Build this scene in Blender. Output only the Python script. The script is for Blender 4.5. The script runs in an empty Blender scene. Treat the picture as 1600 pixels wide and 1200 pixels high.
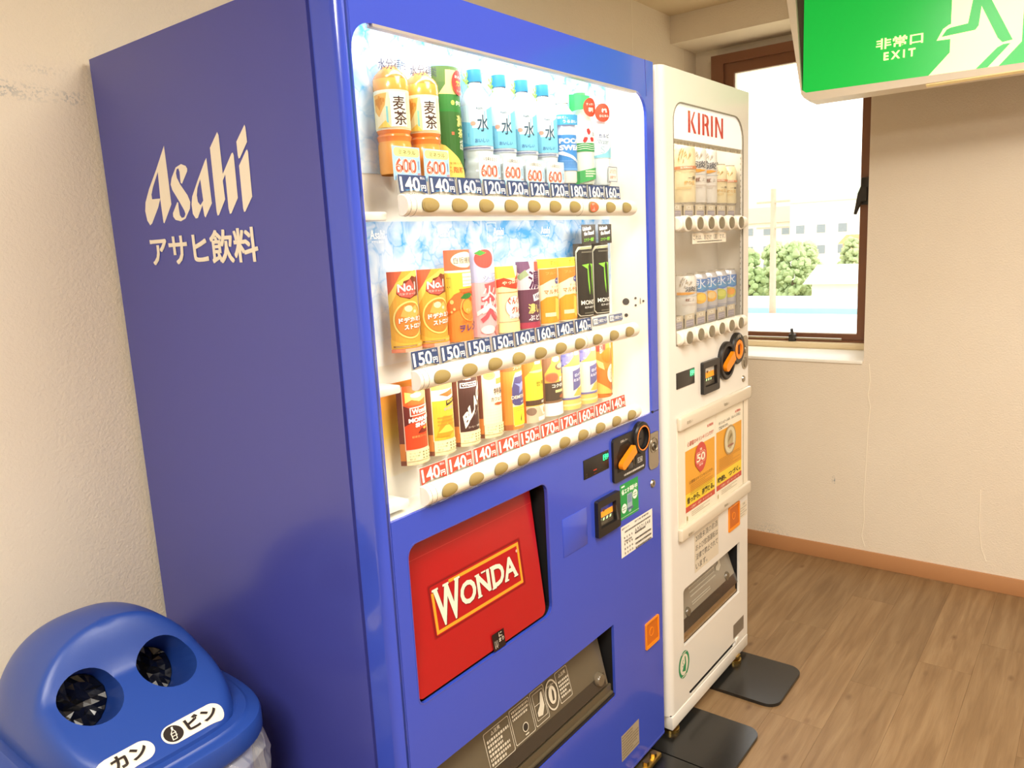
import bpy, bmesh, math, random
from mathutils import Vector, Matrix
from mathutils.geometry import tessellate_polygon
random.seed(7)
SC = bpy.context.scene
COL = SC.collection
PI = math.pi

# ------------------------------------------------------------------ camera, world, lamps, exposure
def look(yaw, pitch, roll):
    cy, sy, cp, sp = math.cos(yaw), math.sin(yaw), math.cos(pitch), math.sin(pitch)
    d = Vector((cy*cp, sy*cp, sp)); r = Vector((sy, -cy, 0)); u = r.cross(d)
    c, s = math.cos(roll), math.sin(roll)
    r2, u2 = c*r + s*u, -s*r + c*u
    return Matrix((r2, u2, -d)).transposed()
cam = bpy.data.cameras.new('camera')
cam.sensor_width = 36.0
cam.lens = 1205.32*36.0/1600.0
cam.clip_start = 0.02; cam.clip_end = 3000
co = bpy.data.objects.new('camera', cam); COL.objects.link(co)
co.matrix_world = Matrix.Translation((-.7958, -.9107, 1.4143)) @ look(.6659, -.1771, -.0516).to_4x4()
SC.camera = co

SC.view_settings.view_transform = 'Standard'
SC.view_settings.look = 'None'
SC.view_settings.gamma = 1.0
SC.view_settings.use_curve_mapping = False
SC.view_settings.exposure = 0.0

W = bpy.data.worlds.new('overcast_sky'); SC.world = W
W.use_nodes = True
bg = W.node_tree.nodes['Background']
bg.inputs[0].default_value = (1.0, .97, .93, 1); bg.inputs[1].default_value = 3.2

sun = bpy.data.lights.new('sun', 'SUN'); sun.energy = 3.5; sun.angle = .3; sun.color = (1, .95, .85)
so = bpy.data.objects.new('sun', sun); COL.objects.link(so)
so.rotation_euler = (math.radians(40), math.radians(18), 0)

def area(name, loc, size, sy, power, color, target):
    l = bpy.data.lights.new(name, 'AREA'); l.shape = 'RECTANGLE'; l.size = size; l.size_y = sy
    l.energy = power; l.color = color
    o = bpy.data.objects.new(name, l); COL.objects.link(o)
    o.location = loc
    o.rotation_euler = (Vector(target) - Vector(loc)).to_track_quat('-Z', 'Y').to_euler()
    return o
WARM = (1.0, .94, .84)
# fluorescent ceiling panels of the hall, behind and to the right of the camera
area('ceiling_lamp', (-1.7, -1.0, 2.395), 1.2, .6, 96, WARM, (-1.7, -1.0, 0))
area('ceiling_lamp', (.40, -1.15, 2.395), 1.2, .6, 46, WARM, (.45, -1.15, 0))
area('ceiling_lamp', (1.3, -2.4, 2.395), 1.2, .6, 40, WARM, (1.5, -2.3, 0))
# tubes inside the lit show case of the blue machine: above the top row and behind the two upper button rails
TUBE = (1.0, .97, .90)
area('display_tube', (.48, .016, 1.776), .86, .02, 1.7, TUBE, (.48, .16, 1.50))
area('display_tube', (.013, .046, 1.40), .02, .74, 1.1, TUBE, (.6, .075, 1.40))
area('display_tube', (.48, .012, 1.465), .74, .016, .85, (1, .95, .88), (.48, .07, 1.30))
area('display_tube', (.48, .012, 1.180), .74, .016, .95, (1, .92, .80), (.48, .07, 1.05))
# daylight tube inside the head of the white machine
area('display_tube', (1.31, .030, 1.745), .40, .02, .9, (1, .96, .9), (1.31, .06, 1.4))

# ------------------------------------------------------------------ materials
def lin(h):
    if not isinstance(h, str): return tuple(h)
    h = h.lstrip('#'); out = []
    for i in (0, 2, 4):
        c = int(h[i:i+2], 16)/255
        out.append(c/12.92 if c <= .04045 else ((c+.055)/1.055)**2.4)
    return tuple(out)
MATS = {}
def mat(name, color, rough=.5, metal=0, coat=0, emit=0, trans=0, alpha=1, bump=0, bscale=200, spec=.5, vary=0):
    if name in MATS: return MATS[name]
    m = bpy.data.materials.new(name); m.use_nodes = True
    nt = m.node_tree; b = nt.nodes['Principled BSDF']
    c = lin(color)
    b.inputs['Base Color'].default_value = (*c, 1)
    b.inputs['Roughness'].default_value = rough
    b.inputs['Metallic'].default_value = metal
    b.inputs['Coat Weight'].default_value = coat
    b.inputs['Coat Roughness'].default_value = .06
    b.inputs['Specular IOR Level'].default_value = spec
    b.inputs['Transmission Weight'].default_value = trans
    b.inputs['Alpha'].default_value = alpha
    if emit:
        b.inputs['Emission Color'].default_value = (*c, 1); b.inputs['Emission Strength'].default_value = emit
    if bump or vary:
        tc = nt.nodes.new('ShaderNodeTexCoord'); n = nt.nodes.new('ShaderNodeTexNoise')
        n.inputs['Scale'].default_value = bscale; n.inputs['Detail'].default_value = 3
        nt.links.new(tc.outputs['Object'], n.inputs['Vector'])
        if bump:
            bp = nt.nodes.new('ShaderNodeBump'); bp.inputs['Strength'].default_value = bump; bp.inputs['Distance'].default_value = .002
            nt.links.new(n.outputs['Fac'], bp.inputs['Height']); nt.links.new(bp.outputs[0], b.inputs['Normal'])
        if vary:
            n2 = nt.nodes.new('ShaderNodeTexNoise'); n2.inputs['Scale'].default_value = 3
            nt.links.new(tc.outputs['Object'], n2.inputs['Vector'])
            mx = nt.nodes.new('ShaderNodeMixRGB'); mx.inputs[1].default_value = (*c, 1)
            mx.inputs[2].default_value = (*[x*(1-vary) for x in c], 1)
            nt.links.new(n2.outputs['Fac'], mx.inputs[0]); nt.links.new(mx.outputs[0], b.inputs['Base Color'])
    MATS[name] = m
    return m
def pm(h, emit=0):            # flat printing ink
    return mat('ink_%s_%s' % (h.lstrip('#'), emit), h, rough=.45, emit=emit, spec=.3)
def node(nt, t, **k):
    n = nt.nodes.new(t)
    for a, v in k.items(): setattr(n, a, v)
    return n
def math_(nt, op, a, b=None, clamp=False):
    n = nt.nodes.new('ShaderNodeMath'); n.operation = op; n.use_clamp = clamp
    for i, x in enumerate((a, b)):
        if x is None: continue
        if hasattr(x, 'links'): nt.links.new(x, n.inputs[i])
        else: n.inputs[i].default_value = x
    return n.outputs[0]

def wall_material(name, color, smudge=None):
    m = mat(name, color, rough=.85, spec=.25)
    nt = m.node_tree; b = nt.nodes['Principled BSDF']; L = nt.links.new
    tc = node(nt, 'ShaderNodeTexCoord')
    n = node(nt, 'ShaderNodeTexNoise'); n.inputs['Scale'].default_value = 170; n.inputs['Detail'].default_value = 2.5
    L(tc.outputs['Object'], n.inputs['Vector'])
    bp = node(nt, 'ShaderNodeBump'); bp.inputs['Strength'].default_value = .55; bp.inputs['Distance'].default_value = .003
    L(n.outputs['Fac'], bp.inputs['Height']); L(bp.outputs[0], b.inputs['Normal'])
    n2 = node(nt, 'ShaderNodeTexNoise'); n2.inputs['Scale'].default_value = 2.2; n2.inputs['Detail'].default_value = 4
    L(tc.outputs['Object'], n2.inputs['Vector'])
    c = lin(color)
    mx = node(nt, 'ShaderNodeMixRGB'); mx.inputs[1].default_value = (*c, 1)
    mx.inputs[2].default_value = (c[0]*.93, c[1]*.89, c[2]*.84, 1)
    L(n2.outputs['Fac'], mx.inputs[0]); out = mx.outputs[0]
    if smudge:
        # scuff marks: dark flecks inside a small soft ellipse at a place on the wall (axes u, v)
        sx = node(nt, 'ShaderNodeSeparateXYZ'); L(tc.outputs['Object'], sx.inputs[0])
        fl = node(nt, 'ShaderNodeTexNoise'); fl.inputs['Scale'].default_value = 220; fl.inputs['Detail'].default_value = 1
        L(tc.outputs['Object'], fl.inputs['Vector'])
        fleck = math_(nt, 'MULTIPLY', math_(nt, 'SUBTRACT', fl.outputs['Fac'], .50), 9, True)
        tot = None
        for (ax, u0, v0, ru, rv, s) in smudge:
            du = math_(nt, 'DIVIDE', math_(nt, 'SUBTRACT', sx.outputs[ax], u0), ru)
            dv = math_(nt, 'DIVIDE', math_(nt, 'SUBTRACT', sx.outputs[2], v0), rv)
            r2 = math_(nt, 'ADD', math_(nt, 'MULTIPLY', du, du), math_(nt, 'MULTIPLY', dv, dv))
            k = math_(nt, 'MULTIPLY', math_(nt, 'SUBTRACT', 1.0, r2, True), s)
            tot = k if tot is None else math_(nt, 'ADD', tot, k)
        f = math_(nt, 'MULTIPLY', fleck, tot, True)
        m2 = node(nt, 'ShaderNodeMixRGB'); L(f, m2.inputs[0]); L(out, m2.inputs[1]); m2.inputs[2].default_value = (.22, .27, .30, 1)
        out = m2.outputs[0]
    L(out, b.inputs['Base Color'])
    return m

def plank_material():
    m = mat('oak_vinyl', '#a98558', rough=.42, spec=.4)
    nt = m.node_tree; b = nt.nodes['Principled BSDF']; L = nt.links.new
    tc = node(nt, 'ShaderNodeTexCoord'); oi = node(nt, 'ShaderNodeObjectInfo')
    off = node(nt, 'ShaderNodeVectorMath', operation='MULTIPLY_ADD')
    L(oi.outputs['Random'], off.inputs[0]); off.inputs[1].default_value = (13, 7, 5); L(tc.outputs['Object'], off.inputs[2])
    mp = node(nt, 'ShaderNodeMapping'); mp.inputs['Scale'].default_value = (1.1, 13, 1)
    L(off.outputs[0], mp.inputs['Vector'])
    n = node(nt, 'ShaderNodeTexNoise'); n.inputs['Scale'].default_value = 3; n.inputs['Detail'].default_value = 8; n.inputs['Distortion'].default_value = .6
    L(mp.outputs[0], n.inputs['Vector'])
    mp2 = node(nt, 'ShaderNodeMapping'); mp2.inputs['Scale'].default_value = (5, 110, 1); L(off.outputs[0], mp2.inputs['Vector'])
    f = node(nt, 'ShaderNodeTexNoise'); f.inputs['Scale'].default_value = 3; f.inputs['Detail'].default_value = 4; L(mp2.outputs[0], f.inputs['Vector'])
    mp3 = node(nt, 'ShaderNodeMapping'); mp3.inputs['Scale'].default_value = (2.2, 5, 1); L(off.outputs[0], mp3.inputs['Vector'])
    kn = node(nt, 'ShaderNodeTexVoronoi'); kn.inputs['Scale'].default_value = 1.6; L(mp3.outputs[0], kn.inputs['Vector'])
    cr = node(nt, 'ShaderNodeValToRGB'); L(n.outputs['Fac'], cr.inputs[0])
    e = cr.color_ramp.elements
    e[0].position = .22; e[0].color = (*lin('#775a3a'), 1); e[1].position = .75; e[1].color = (*lin('#997d5a'), 1)
    x = e.new(.5); x.color = (*lin('#8b6e4c'), 1)
    mx = node(nt, 'ShaderNodeMixRGB', blend_type='MULTIPLY'); mx.inputs[0].default_value = .28
    L(cr.outputs[0], mx.inputs[1])
    g = math_(nt, 'ADD', math_(nt, 'MULTIPLY', f.outputs['Fac'], .9), .5)
    L(g, mx.inputs[2])
    knot = math_(nt, 'MULTIPLY', math_(nt, 'SUBTRACT', .09, kn.outputs['Distance']), 9, True)
    m3 = node(nt, 'ShaderNodeMixRGB'); L(knot, m3.inputs[0]); L(mx.outputs[0], m3.inputs[1]); m3.inputs[2].default_value = (*lin('#5d3d20'), 1)
    hv = node(nt, 'ShaderNodeHueSaturation'); L(m3.outputs[0], hv.inputs['Color'])
    L(math_(nt, 'ADD', math_(nt, 'MULTIPLY', oi.outputs['Random'], .16), .92), hv.inputs['Value'])
    L(hv.outputs[0], b.inputs['Base Color'])
    bp = node(nt, 'ShaderNodeBump'); bp.inputs['Strength'].default_value = .15; bp.inputs['Distance'].default_value = .001
    L(f.outputs['Fac'], bp.inputs['Height']); L(bp.outputs[0], b.inputs['Normal'])
    return m

def ice_material(name, col, strength, z0, z1):
    # printed sheet: crushed-ice pattern, strong ink at the top of the sheet and bare paper at its foot
    m = mat(name, '#ffffff', rough=.4, spec=.3)
    nt = m.node_tree; b = nt.nodes['Principled BSDF']; L = nt.links.new
    tc = node(nt, 'ShaderNodeTexCoord'); sx = node(nt, 'ShaderNodeSeparateXYZ'); L(tc.outputs['Object'], sx.inputs[0])
    v = node(nt, 'ShaderNodeTexVoronoi', feature='SMOOTH_F1'); v.inputs['Scale'].default_value = 26
    nz = node(nt, 'ShaderNodeTexNoise'); nz.inputs['Scale'].default_value = 14; nz.inputs['Detail'].default_value = 6; nz.inputs['Distortion'].default_value = 1.5
    ws = node(nt, 'ShaderNodeVectorMath', operation='MULTIPLY_ADD')
    L(nz.outputs['Color'], ws.inputs[0]); ws.inputs[1].default_value = (.05, .05, .05); L(tc.outputs['Object'], ws.inputs[2])
    L(ws.outputs[0], v.inputs['Vector']); L(tc.outputs['Object'], nz.inputs['Vector'])
    ed = node(nt, 'ShaderNodeTexVoronoi', feature='DISTANCE_TO_EDGE'); ed.inputs['Scale'].default_value = 24; L(ws.outputs[0], ed.inputs['Vector'])
    line = math_(nt, 'SUBTRACT', 1.0, math_(nt, 'MULTIPLY', ed.outputs['Distance'], 16), True)
    t = math_(nt, 'DIVIDE', math_(nt, 'SUBTRACT', sx.outputs[2], z0), z1 - z0, True)
    f = math_(nt, 'ADD', math_(nt, 'MULTIPLY', line, .22), math_(nt, 'MULTIPLY', math_(nt, 'SUBTRACT', nz.outputs['Fac'], .28), 1.7))
    f = math_(nt, 'ADD', f, math_(nt, 'MULTIPLY', v.outputs['Distance'], .35))
    k = math_(nt, 'MULTIPLY', f, math_(nt, 'POWER', t, .7))
    k = math_(nt, 'MULTIPLY', k, strength, True)
    mx = node(nt, 'ShaderNodeMixRGB'); L(k, mx.inputs[0]); mx.inputs[1].default_value = (.92, .93, .92, 1); mx.inputs[2].default_value = (*lin(col), 1)
    L(mx.outputs[0], b.inputs['Base Color'])
    return m

def pure_clear(name):          # pane that shows no reflection in this light
    m = bpy.data.materials.new(name); m.use_nodes = True; nt = m.node_tree; nt.nodes.clear()
    o = node(nt, 'ShaderNodeOutputMaterial'); t = node(nt, 'ShaderNodeBsdfTransparent'); t.inputs[0].default_value = (.97, .975, .97, 1)
    nt.links.new(t.outputs[0], o.inputs[0]); return m
def clear(name, tint=(1, 1, 1), gloss=.06, rough=.02, mix=None):
    m = bpy.data.materials.new(name); m.use_nodes = True; nt = m.node_tree; nt.nodes.clear()
    o = node(nt, 'ShaderNodeOutputMaterial'); t = node(nt, 'ShaderNodeBsdfTransparent'); g = node(nt, 'ShaderNodeBsdfGlossy')
    t.inputs[0].default_value = (*tint, 1); g.inputs['Roughness'].default_value = rough
    mx = node(nt, 'ShaderNodeMixShader')
    if mix is None:
        lw = node(nt, 'ShaderNodeLayerWeight'); lw.inputs[0].default_value = .5
        k = math_(nt, 'ADD', math_(nt, 'MULTIPLY', math_(nt, 'POWER', lw.outputs['Facing'], 5.0), .5), .025); nt.links.new(k, mx.inputs[0])
    else: mx.inputs[0].default_value = mix
    nt.links.new(t.outputs[0], mx.inputs[1]); nt.links.new(g.outputs[0], mx.inputs[2]); nt.links.new(mx.outputs[0], o.inputs[0])
    MATS[name] = m
    return m

# ------------------------------------------------------------------ mesh helpers
class MB:
    def __init__(s): s.v = []; s.f = []; s.m = []; s.mats = []; s.sm = []
    def mi(s, m):
        if m not in s.mats: s.mats.append(m)
        return s.mats.index(m)
    def add(s, vs, fs, m, smooth=False):
        o = len(s.v); s.v += [tuple(v) for v in vs]; k = s.mi(m)
        for f in fs: s.f.append([i+o for i in f]); s.m.append(k); s.sm.append(smooth)
    def box(s, x0, x1, y0, y1, z0, z1, m):
        v = [(x, y, z) for x in (x0, x1) for y in (y0, y1) for z in (z0, z1)]
        s.add(v, [(0, 1, 3, 2), (4, 6, 7, 5), (0, 4, 5, 1), (2, 3, 7, 6), (0, 2, 6, 4), (1, 5, 7, 3)], m)
    def bbox(s, x0, x1, y0, y1, z0, z1, m, b=.004, seg=2):   # bevelled box
        bm = bmesh.new(); bmesh.ops.create_cube(bm, size=1)
        for v in bm.verts: v.co = Vector(((x0+x1)/2+v.co.x*(x1-x0), (y0+y1)/2+v.co.y*(y1-y0), (z0+z1)/2+v.co.z*(z1-z0)))
        bmesh.ops.bevel(bm, geom=bm.edges[:], offset=b, segments=seg, profile=.5, affect='EDGES')
        s.frombm(bm, m, True)
    def frombm(s, bm, m, smooth=False):
        bm.verts.ensure_lookup_table()
        s.add([v.co[:] for v in bm.verts], [[v.index for v in f.verts] for f in bm.faces], m, smooth); bm.free()
    def prism(s, outer, holes, fr, d0, d1, m, side=None, caps=(True, True), smooth=False):
        # polygon with holes in the frame fr(u, v, d), swept from depth d0 (front) to d1
        loops = [outer] + list(holes or []); pts = [p for l in loops for p in l]; n = len(pts)
        tri = tessellate_polygon([[Vector((p[0], p[1], 0)) for p in l] for l in loops])
        V = [fr(p[0], p[1], d0) for p in pts] + [fr(p[0], p[1], d1) for p in pts]
        F = []
        if caps[0]: F += [tuple(t) for t in tri]
        if caps[1]: F += [tuple(i+n for i in t[::-1]) for t in tri]
        s.add(V, F, m)
        S = []; o = 0
        for l in loops:
            k = len(l)
            for i in range(k): S.append((o+i, o+(i+1) % k, n+o+(i+1) % k, n+o+i))
            o += k
        s.add(V, S, side or m, smooth)
    def lathe(s, prof, c, m, n=24, a0=0, a1=2*PI, sx=1, sy=1, axis='z', ms=None):
        # prof: list of (r, h); optional ms: material per segment
        full = abs(a1-a0-2*PI) < 1e-6; k = n if full else n+1
        for j in range(len(prof)-1):
            V = []
            for (r, h) in (prof[j], prof[j+1]):
                for i in range(k):
                    a = a0+(a1-a0)*i/n; x, y = r*math.cos(a)*sx, r*math.sin(a)*sy
                    if axis == 'z': V.append((c[0]+x, c[1]+y, c[2]+h))
                    elif axis == 'y': V.append((c[0]+x, c[1]+h, c[2]+y))
                    else: V.append((c[0]+h, c[1]+x, c[2]+y))
            F = [(i, (i+1) % k, k+(i+1) % k, k+i) for i in range(n)]
            s.add(V, F, ms[j] if ms else m, True)
    def disc(s, c, r, m, n=24, axis='y', sx=1, sy=1):
        V = [c]
        for i in range(n):
            a = 2*PI*i/n; x, y = r*math.cos(a)*sx, r*math.sin(a)*sy
            V.append((c[0]+x, c[1], c[2]+y) if axis == 'y' else (c[0]+x, c[1]+y, c[2]) if axis == 'z' else (c[0], c[1]+x, c[2]+y))
        s.add(V, [(0, i+1, (i+1) % n+1) for i in range(n)], m)
    def tube(s, path, r, m, n=8):
        P = [Vector(p) for p in path]; V = []
        for i, p in enumerate(P):
            t = (P[min(i+1, len(P)-1)]-P[max(i-1, 0)]).normalized()
            a = t.orthogonal().normalized(); b = t.cross(a)
            for j in range(n): V.append(p+r*(math.cos(2*PI*j/n)*a+math.sin(2*PI*j/n)*b))
        F = [(i*n+j, i*n+(j+1) % n, (i+1)*n+(j+1) % n, (i+1)*n+j) for i in range(len(P)-1) for j in range(n)]
        s.add(V, F, m, True)
        s.add(V, [tuple(range(n))[::-1], tuple(range((len(P)-1)*n, len(P)*n))], m)
    def build(s, name, parent=None, origin=None):
        me = bpy.data.meshes.new(name)
        o3 = Vector(origin) if origin else Vector((0, 0, 0))
        me.from_pydata([tuple(Vector(v)-o3) for v in s.v], [], s.f)
        for m in s.mats: me.materials.append(m)
        me.polygons.foreach_set('material_index', s.m)
        me.polygons.foreach_set('use_smooth', s.sm)
        me.update()
        bm = bmesh.new(); bm.from_mesh(me); bmesh.ops.remove_doubles(bm, verts=bm.verts, dist=1e-6); bm.to_mesh(me); bm.free()
        if any(s.sm) and hasattr(me, 'set_sharp_from_angle'): me.set_sharp_from_angle(angle=math.radians(38))
        ob = bpy.data.objects.new(name, me); COL.objects.link(ob)
        if origin: ob.location = o3
        if parent:
            ob.parent = parent
            if parent.parent: ob.matrix_parent_inverse = (parent.parent.matrix_basis @ parent.matrix_parent_inverse @ parent.matrix_basis).inverted()
            else: ob.matrix_parent_inverse = parent.matrix_basis.inverted()
        return ob
def tag(o, label=None, cat=None, group=None, kind=None):
    for k, v in (('label', label), ('category', cat), ('group', group), ('kind', kind)):
        if v: o[k] = v
    return o
def thing(name, loc, label, cat, group=None):
    o = bpy.data.objects.new(name, None); COL.objects.link(o); o.location = loc; o.empty_display_size = .05
    return tag(o, label, cat, group)
def struct(o): o['kind'] = 'structure'; return o

def rr(x0, x1, z0, z1, r, n=6):      # rounded rectangle, r = one radius or (bl, br, tr, tl)
    R = r if isinstance(r, (tuple, list)) else (r,)*4; out = []
    for (cx, cz, a, q) in ((x0, z0, PI, R[0]), (x1, z0, 1.5*PI, R[1]), (x1, z1, 0, R[2]), (x0, z1, .5*PI, R[3])):
        px = cx+q if cx == x0 else cx-q; pz = cz+q if cz == z0 else cz-q
        if q < 1e-6: out.append((cx, cz)); continue
        for i in range(n+1): out.append((px+q*math.cos(a+.5*PI*i/n), pz+q*math.sin(a+.5*PI*i/n)))
    return out
def ell(u, v, ru, rv, n=24): return [(u+ru*math.cos(2*PI*i/n), v+rv*math.sin(2*PI*i/n)) for i in range(n)]
def front(y):                         # frame of a face looking to -y
    return lambda u, v, d: (u, y+d, v)

# ------------------------------------------------------------------ lettering
TXT = {}
def glyphs(s, bold=0.0):
    k = (s, bold)
    if k in TXT: return TXT[k]
    c = bpy.data.curves.new('t', 'FONT'); c.body = s; c.resolution_u = 3; c.offset = bold
    o = bpy.data.objects.new('t', c)
    me = bpy.data.meshes.new_from_object(o)
    V = [(v.co.x, v.co.y) for v in me.vertices]; F = [tuple(p.vertices) for p in me.polygons]
    bpy.data.objects.remove(o); bpy.data.curves.remove(c); bpy.data.meshes.remove(me)
    if not V: V = [(0, 0), (1, 0), (0, 1)]; F = []
    x0, x1 = min(v[0] for v in V), max(v[0] for v in V); y0, y1 = min(v[1] for v in V), max(v[1] for v in V)
    V = [((v[0]-x0)/max(x1-x0, 1e-6), (v[1]-y0)/max(y1-y0, 1e-6)) for v in V]
    TXT[k] = (V, F)
    return TXT[k]
class Decal:
    """Flat print built in (u, v), laid on a surface by fr(u, v, h); h = height of the ink layer."""
    def __init__(s, fr, step=.0004, cut=0): s.fr = fr; s.mb = MB(); s.h = step; s.st = step; s.cut = cut
    def put(s, V, F, col, emit=0):
        m = col if not isinstance(col, str) else pm(col, emit)
        if s.cut:
            bm = bmesh.new(); vs = [bm.verts.new((v[0], v[1], 0)) for v in V]
            for f in F:
                try: bm.faces.new([vs[i] for i in f])
                except ValueError: pass
            u0, u1 = min(v[0] for v in V), max(v[0] for v in V)
            k = math.ceil(u0/s.cut)
            while k*s.cut < u1:
                bmesh.ops.bisect_plane(bm, geom=bm.verts[:]+bm.edges[:]+bm.faces[:], plane_co=(k*s.cut, 0, 0), plane_no=(1, 0, 0)); k += 1
            bm.verts.ensure_lookup_table(); bm.verts.index_update()
            V = [(v.co.x, v.co.y) for v in bm.verts]; F = [[v.index for v in f.verts] for f in bm.faces]; bm.free()
        s.mb.add([s.fr(v[0], v[1], s.h) for v in V], F, m); s.h += s.st
        return s
    def poly(s, pts, col, holes=None, emit=0):
        loops = [pts]+list(holes or []); P = [p for l in loops for p in l]
        tri = tessellate_polygon([[Vector((p[0], p[1], 0)) for p in l] for l in loops])
        return s.put(P, [tuple(t) for t in tri], col, emit)
    def rect(s, u0, u1, v0, v1, col, emit=0, r=0):
        return s.poly(rr(u0, u1, v0, v1, r) if r else [(u0, v0), (u1, v0), (u1, v1), (u0, v1)], col, emit=emit)
    def ell(s, u, v, ru, rv, col, emit=0): return s.poly(ell(u, v, ru, rv), col, emit=emit)
    def frame(s, u0, u1, v0, v1, t, col, r=0):
        q = lambda a, b, c, d: rr(a, b, c, d, r) if r else [(a, c), (b, c), (b, d), (a, d)]
        return s.poly(q(u0, u1, v0, v1), col, [q(u0+t, u1-t, v0+t, v1-t)])
    def text(s, t, u0, u1, v0, v1, col, bold=.02, emit=0, shear=0, rise=0):
        V, F = glyphs(t, bold)
        return s.put([(u0+(u1-u0)*a+shear*(v1-v0)*b, v0+(v1-v0)*b+rise*a) for a, b in V], F, col, emit)
    def lines(s, u0, u1, v0, v1, n, col, fill=.45, seed=1):
        # rows of tiny print, too small to read: short dashes
        rnd = random.Random(seed); V = []; F = []
        for i in range(n):
            y = v1-(i+.5)*(v1-v0)/n; h = (v1-v0)/n*fill/2; x = u0
            end = u1-(u1-u0)*rnd.choice((0, 0, .1, .35))
            while x < end:
                w = rnd.uniform(.4, 1.2)*h*2.2; o = len(V)
                V += [(x, y-h), (min(x+w, end), y-h), (min(x+w, end), y+h), (x, y+h)]; F.append((o, o+1, o+2, o+3)); x += w+h*.8
        return s.put(V, F, col)
    def build(s, name, parent): return s.mb.build(name, parent)
def on_front(y): return lambda u, v, h: (u, y-h, v)

# ------------------------------------------------------------------ the room
WY = .78; FX = 2.53; CZ = 2.411; RX = 2.94; BX = -3.4; RY = -3.9
wl = wall_material('wallpaper', '#ede3d0', [(0, -.12, 1.755, .10, .020, .30), (0, -.19, 1.76, .06, .026, .42), (0, -.03, 1.752, .03, .018, .38), (0, -.08, 1.80, .05, .010, .22)])
wf = wall_material('wallpaper_far', '#efe4d2', [(1, .25, .07, .10, .05, .35), (1, -.02, .36, .012, .02, .8)])
wc = wall_material('ceiling_paper', '#dccbab')
def wall(name, f, m):
    b = MB(); f(b, m); return struct(b.build(name))
wall('wall_left', lambda b, m: b.box(BX, RX+.1, WY, WY+.1, -.05, CZ+.1, m), wl)
def far(b, m):      # far wall with the window recess; right of the recess it stands forward
    b.box(FX, RX, -.125, WY, -.05, .874, m)              # under the sill
    b.box(FX, RX+.1, RY, -.125, -.05, CZ+.1, m)
wall('wall_far', far, wf)
def recess(b, m):    # wall round the window at the back of the recess
    b.box(RX, RX+.1, .672, WY, .87, CZ, m); b.box(RX, RX+.1, -.125, .672, 2.247, CZ, m); b.box(RX, RX+.1, -.125, .672, -.05, .90, m)
wall('wall_recess', recess, wl)
wall('wall_beam', lambda b, m: b.box(2.668, RX, -.125, WY, 2.290, CZ, m), wl)
wall('wall_right', lambda b, m: b.box(BX, RX+.1, RY-.1, RY, -.05, CZ+.1, m), wl)
wall('wall_back', lambda b, m: b.box(BX-.1, BX, RY, WY, -.05, CZ+.1, m), wl)
wall('ceiling', lambda b, m: b.box(BX, RX, RY, WY, CZ, CZ+.1, m), wc)
seam = mat('paper_seam', '#f2e8d4', rough=.8)
for i, x in enumerate((2.307, 2.800)):
    b = MB(); b.box(x-.0025, x+.0025, WY-.0008, WY, .05, CZ, seam); b.build('wallpaper_seam', bpy.data.objects['wall_left'])
b = MB()
crk = [(-.147, .868), (-.152, .80), (-.146, .74), (-.156, .69), (-.150, .60), (-.147, .45), (-.142, .30), (-.146, .20), (-.138, .13), (-.152, .085)]
crk = [(-.100, .79)]+[(y+.022, z-.08) for y, z in crk[1:]] if False else crk
b.tube([(FX-.0004, y, z) for y, z in crk], .0016, seam, 5)
b.build('paper_tear', bpy.data.objects['wall_far'])
b = MB(); b.tube([(FX-.0004, y, z) for y, z in [(-.560, .40), (-.562, .25), (-.575, .16), (-.592, .115)]], .0014, seam, 5); b.build('paper_tear', bpy.data.objects['wall_far'])
# skirting
sk = mat('skirting_vinyl', '#c08a5c', rough=.5, vary=.08)
b = MB(); b.bbox(FX-.009, FX, RY, WY, 0, .068, sk, .002); struct(b.build('baseboard_far'))
b = MB(); b.bbox(BX, RX, WY-.009, WY, 0, .068, sk, .002); struct(b.build('baseboard_left'))
# floor: vinyl planks along x
PM = plank_material(); fb = mat('floor_backing', '#4a331d', rough=.8)
b = MB(); b.box(BX, RX, RY, WY, -.06, -.0035, fb); floor = struct(b.build('floor'))
PW, PL = .152, .914
pb = MB(); pb.bbox(0, PL-.0003, 0, PW-.0003, -.0035, 0, PM, .00025, 1)
plank0 = pb.build('plank', floor)
joints = {0: 1.89, 1: 1.30, 2: 1.60, 3: 1.835, 4: 1.15, 5: 1.46, 6: 1.75}
first = True
row = -12; 
for row in range(-5, 20):
    y = -.03 - PW*(row+1); x0 = joints.get(row, BX + (row*.377) % PL)
    while x0 > BX: x0 -= PL
    while x0 < FX:
        if -1.6 < x0+PL and y > -3.2:
            if first: o = plank0; first = False
            else: o = plank0.copy(); COL.objects.link(o)
            o.location = (x0, y, 0)
        x0 += PL

# window
br = mat('bronze_aluminium', '#7f5034', rough=.38, metal=.0, coat=.2, vary=.15); dk = mat('dark_fitting', '#2c2620', rough=.45)
wht = mat('white_board', '#f6f1e4', rough=.4); gask = mat('pale_gasket', '#f4f2ec', rough=.6)
sill = MB(); sill.bbox(FX-.006, 2.835, -.122, WY-.001, .866, .879, wht, .002); struct(sill.build('trim_1'))
s2 = MB(); s2.bbox(2.832, RX-.002, -.122, WY-.001, .879, .905, mat('sill_trim', '#e6d2ab', rough=.5), .002); struct(s2.build('trim_2'))
win = struct(MB().build('window_1'))
fx = 2.872
def rect_ring(y0, y1, z0, z1, t, x0, x1, m):
    l, r_, b_, tt = t; k = MB(); fr = lambda u, v, d: (d, u, v)
    k.prism([(y0, z0), (y1, z0), (y1, z1), (y0, z1)], [[(y0+r_, z0+b_), (y1-l, z0+b_), (y1-l, z1-tt), (y0+r_, z1-tt)]], fr, x0, x1, m); return k
rect_ring(-.114, .672, .899, 2.247, (.060, .060, .014, .042), fx, fx+.07, br).build('window_frame', win)
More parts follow.
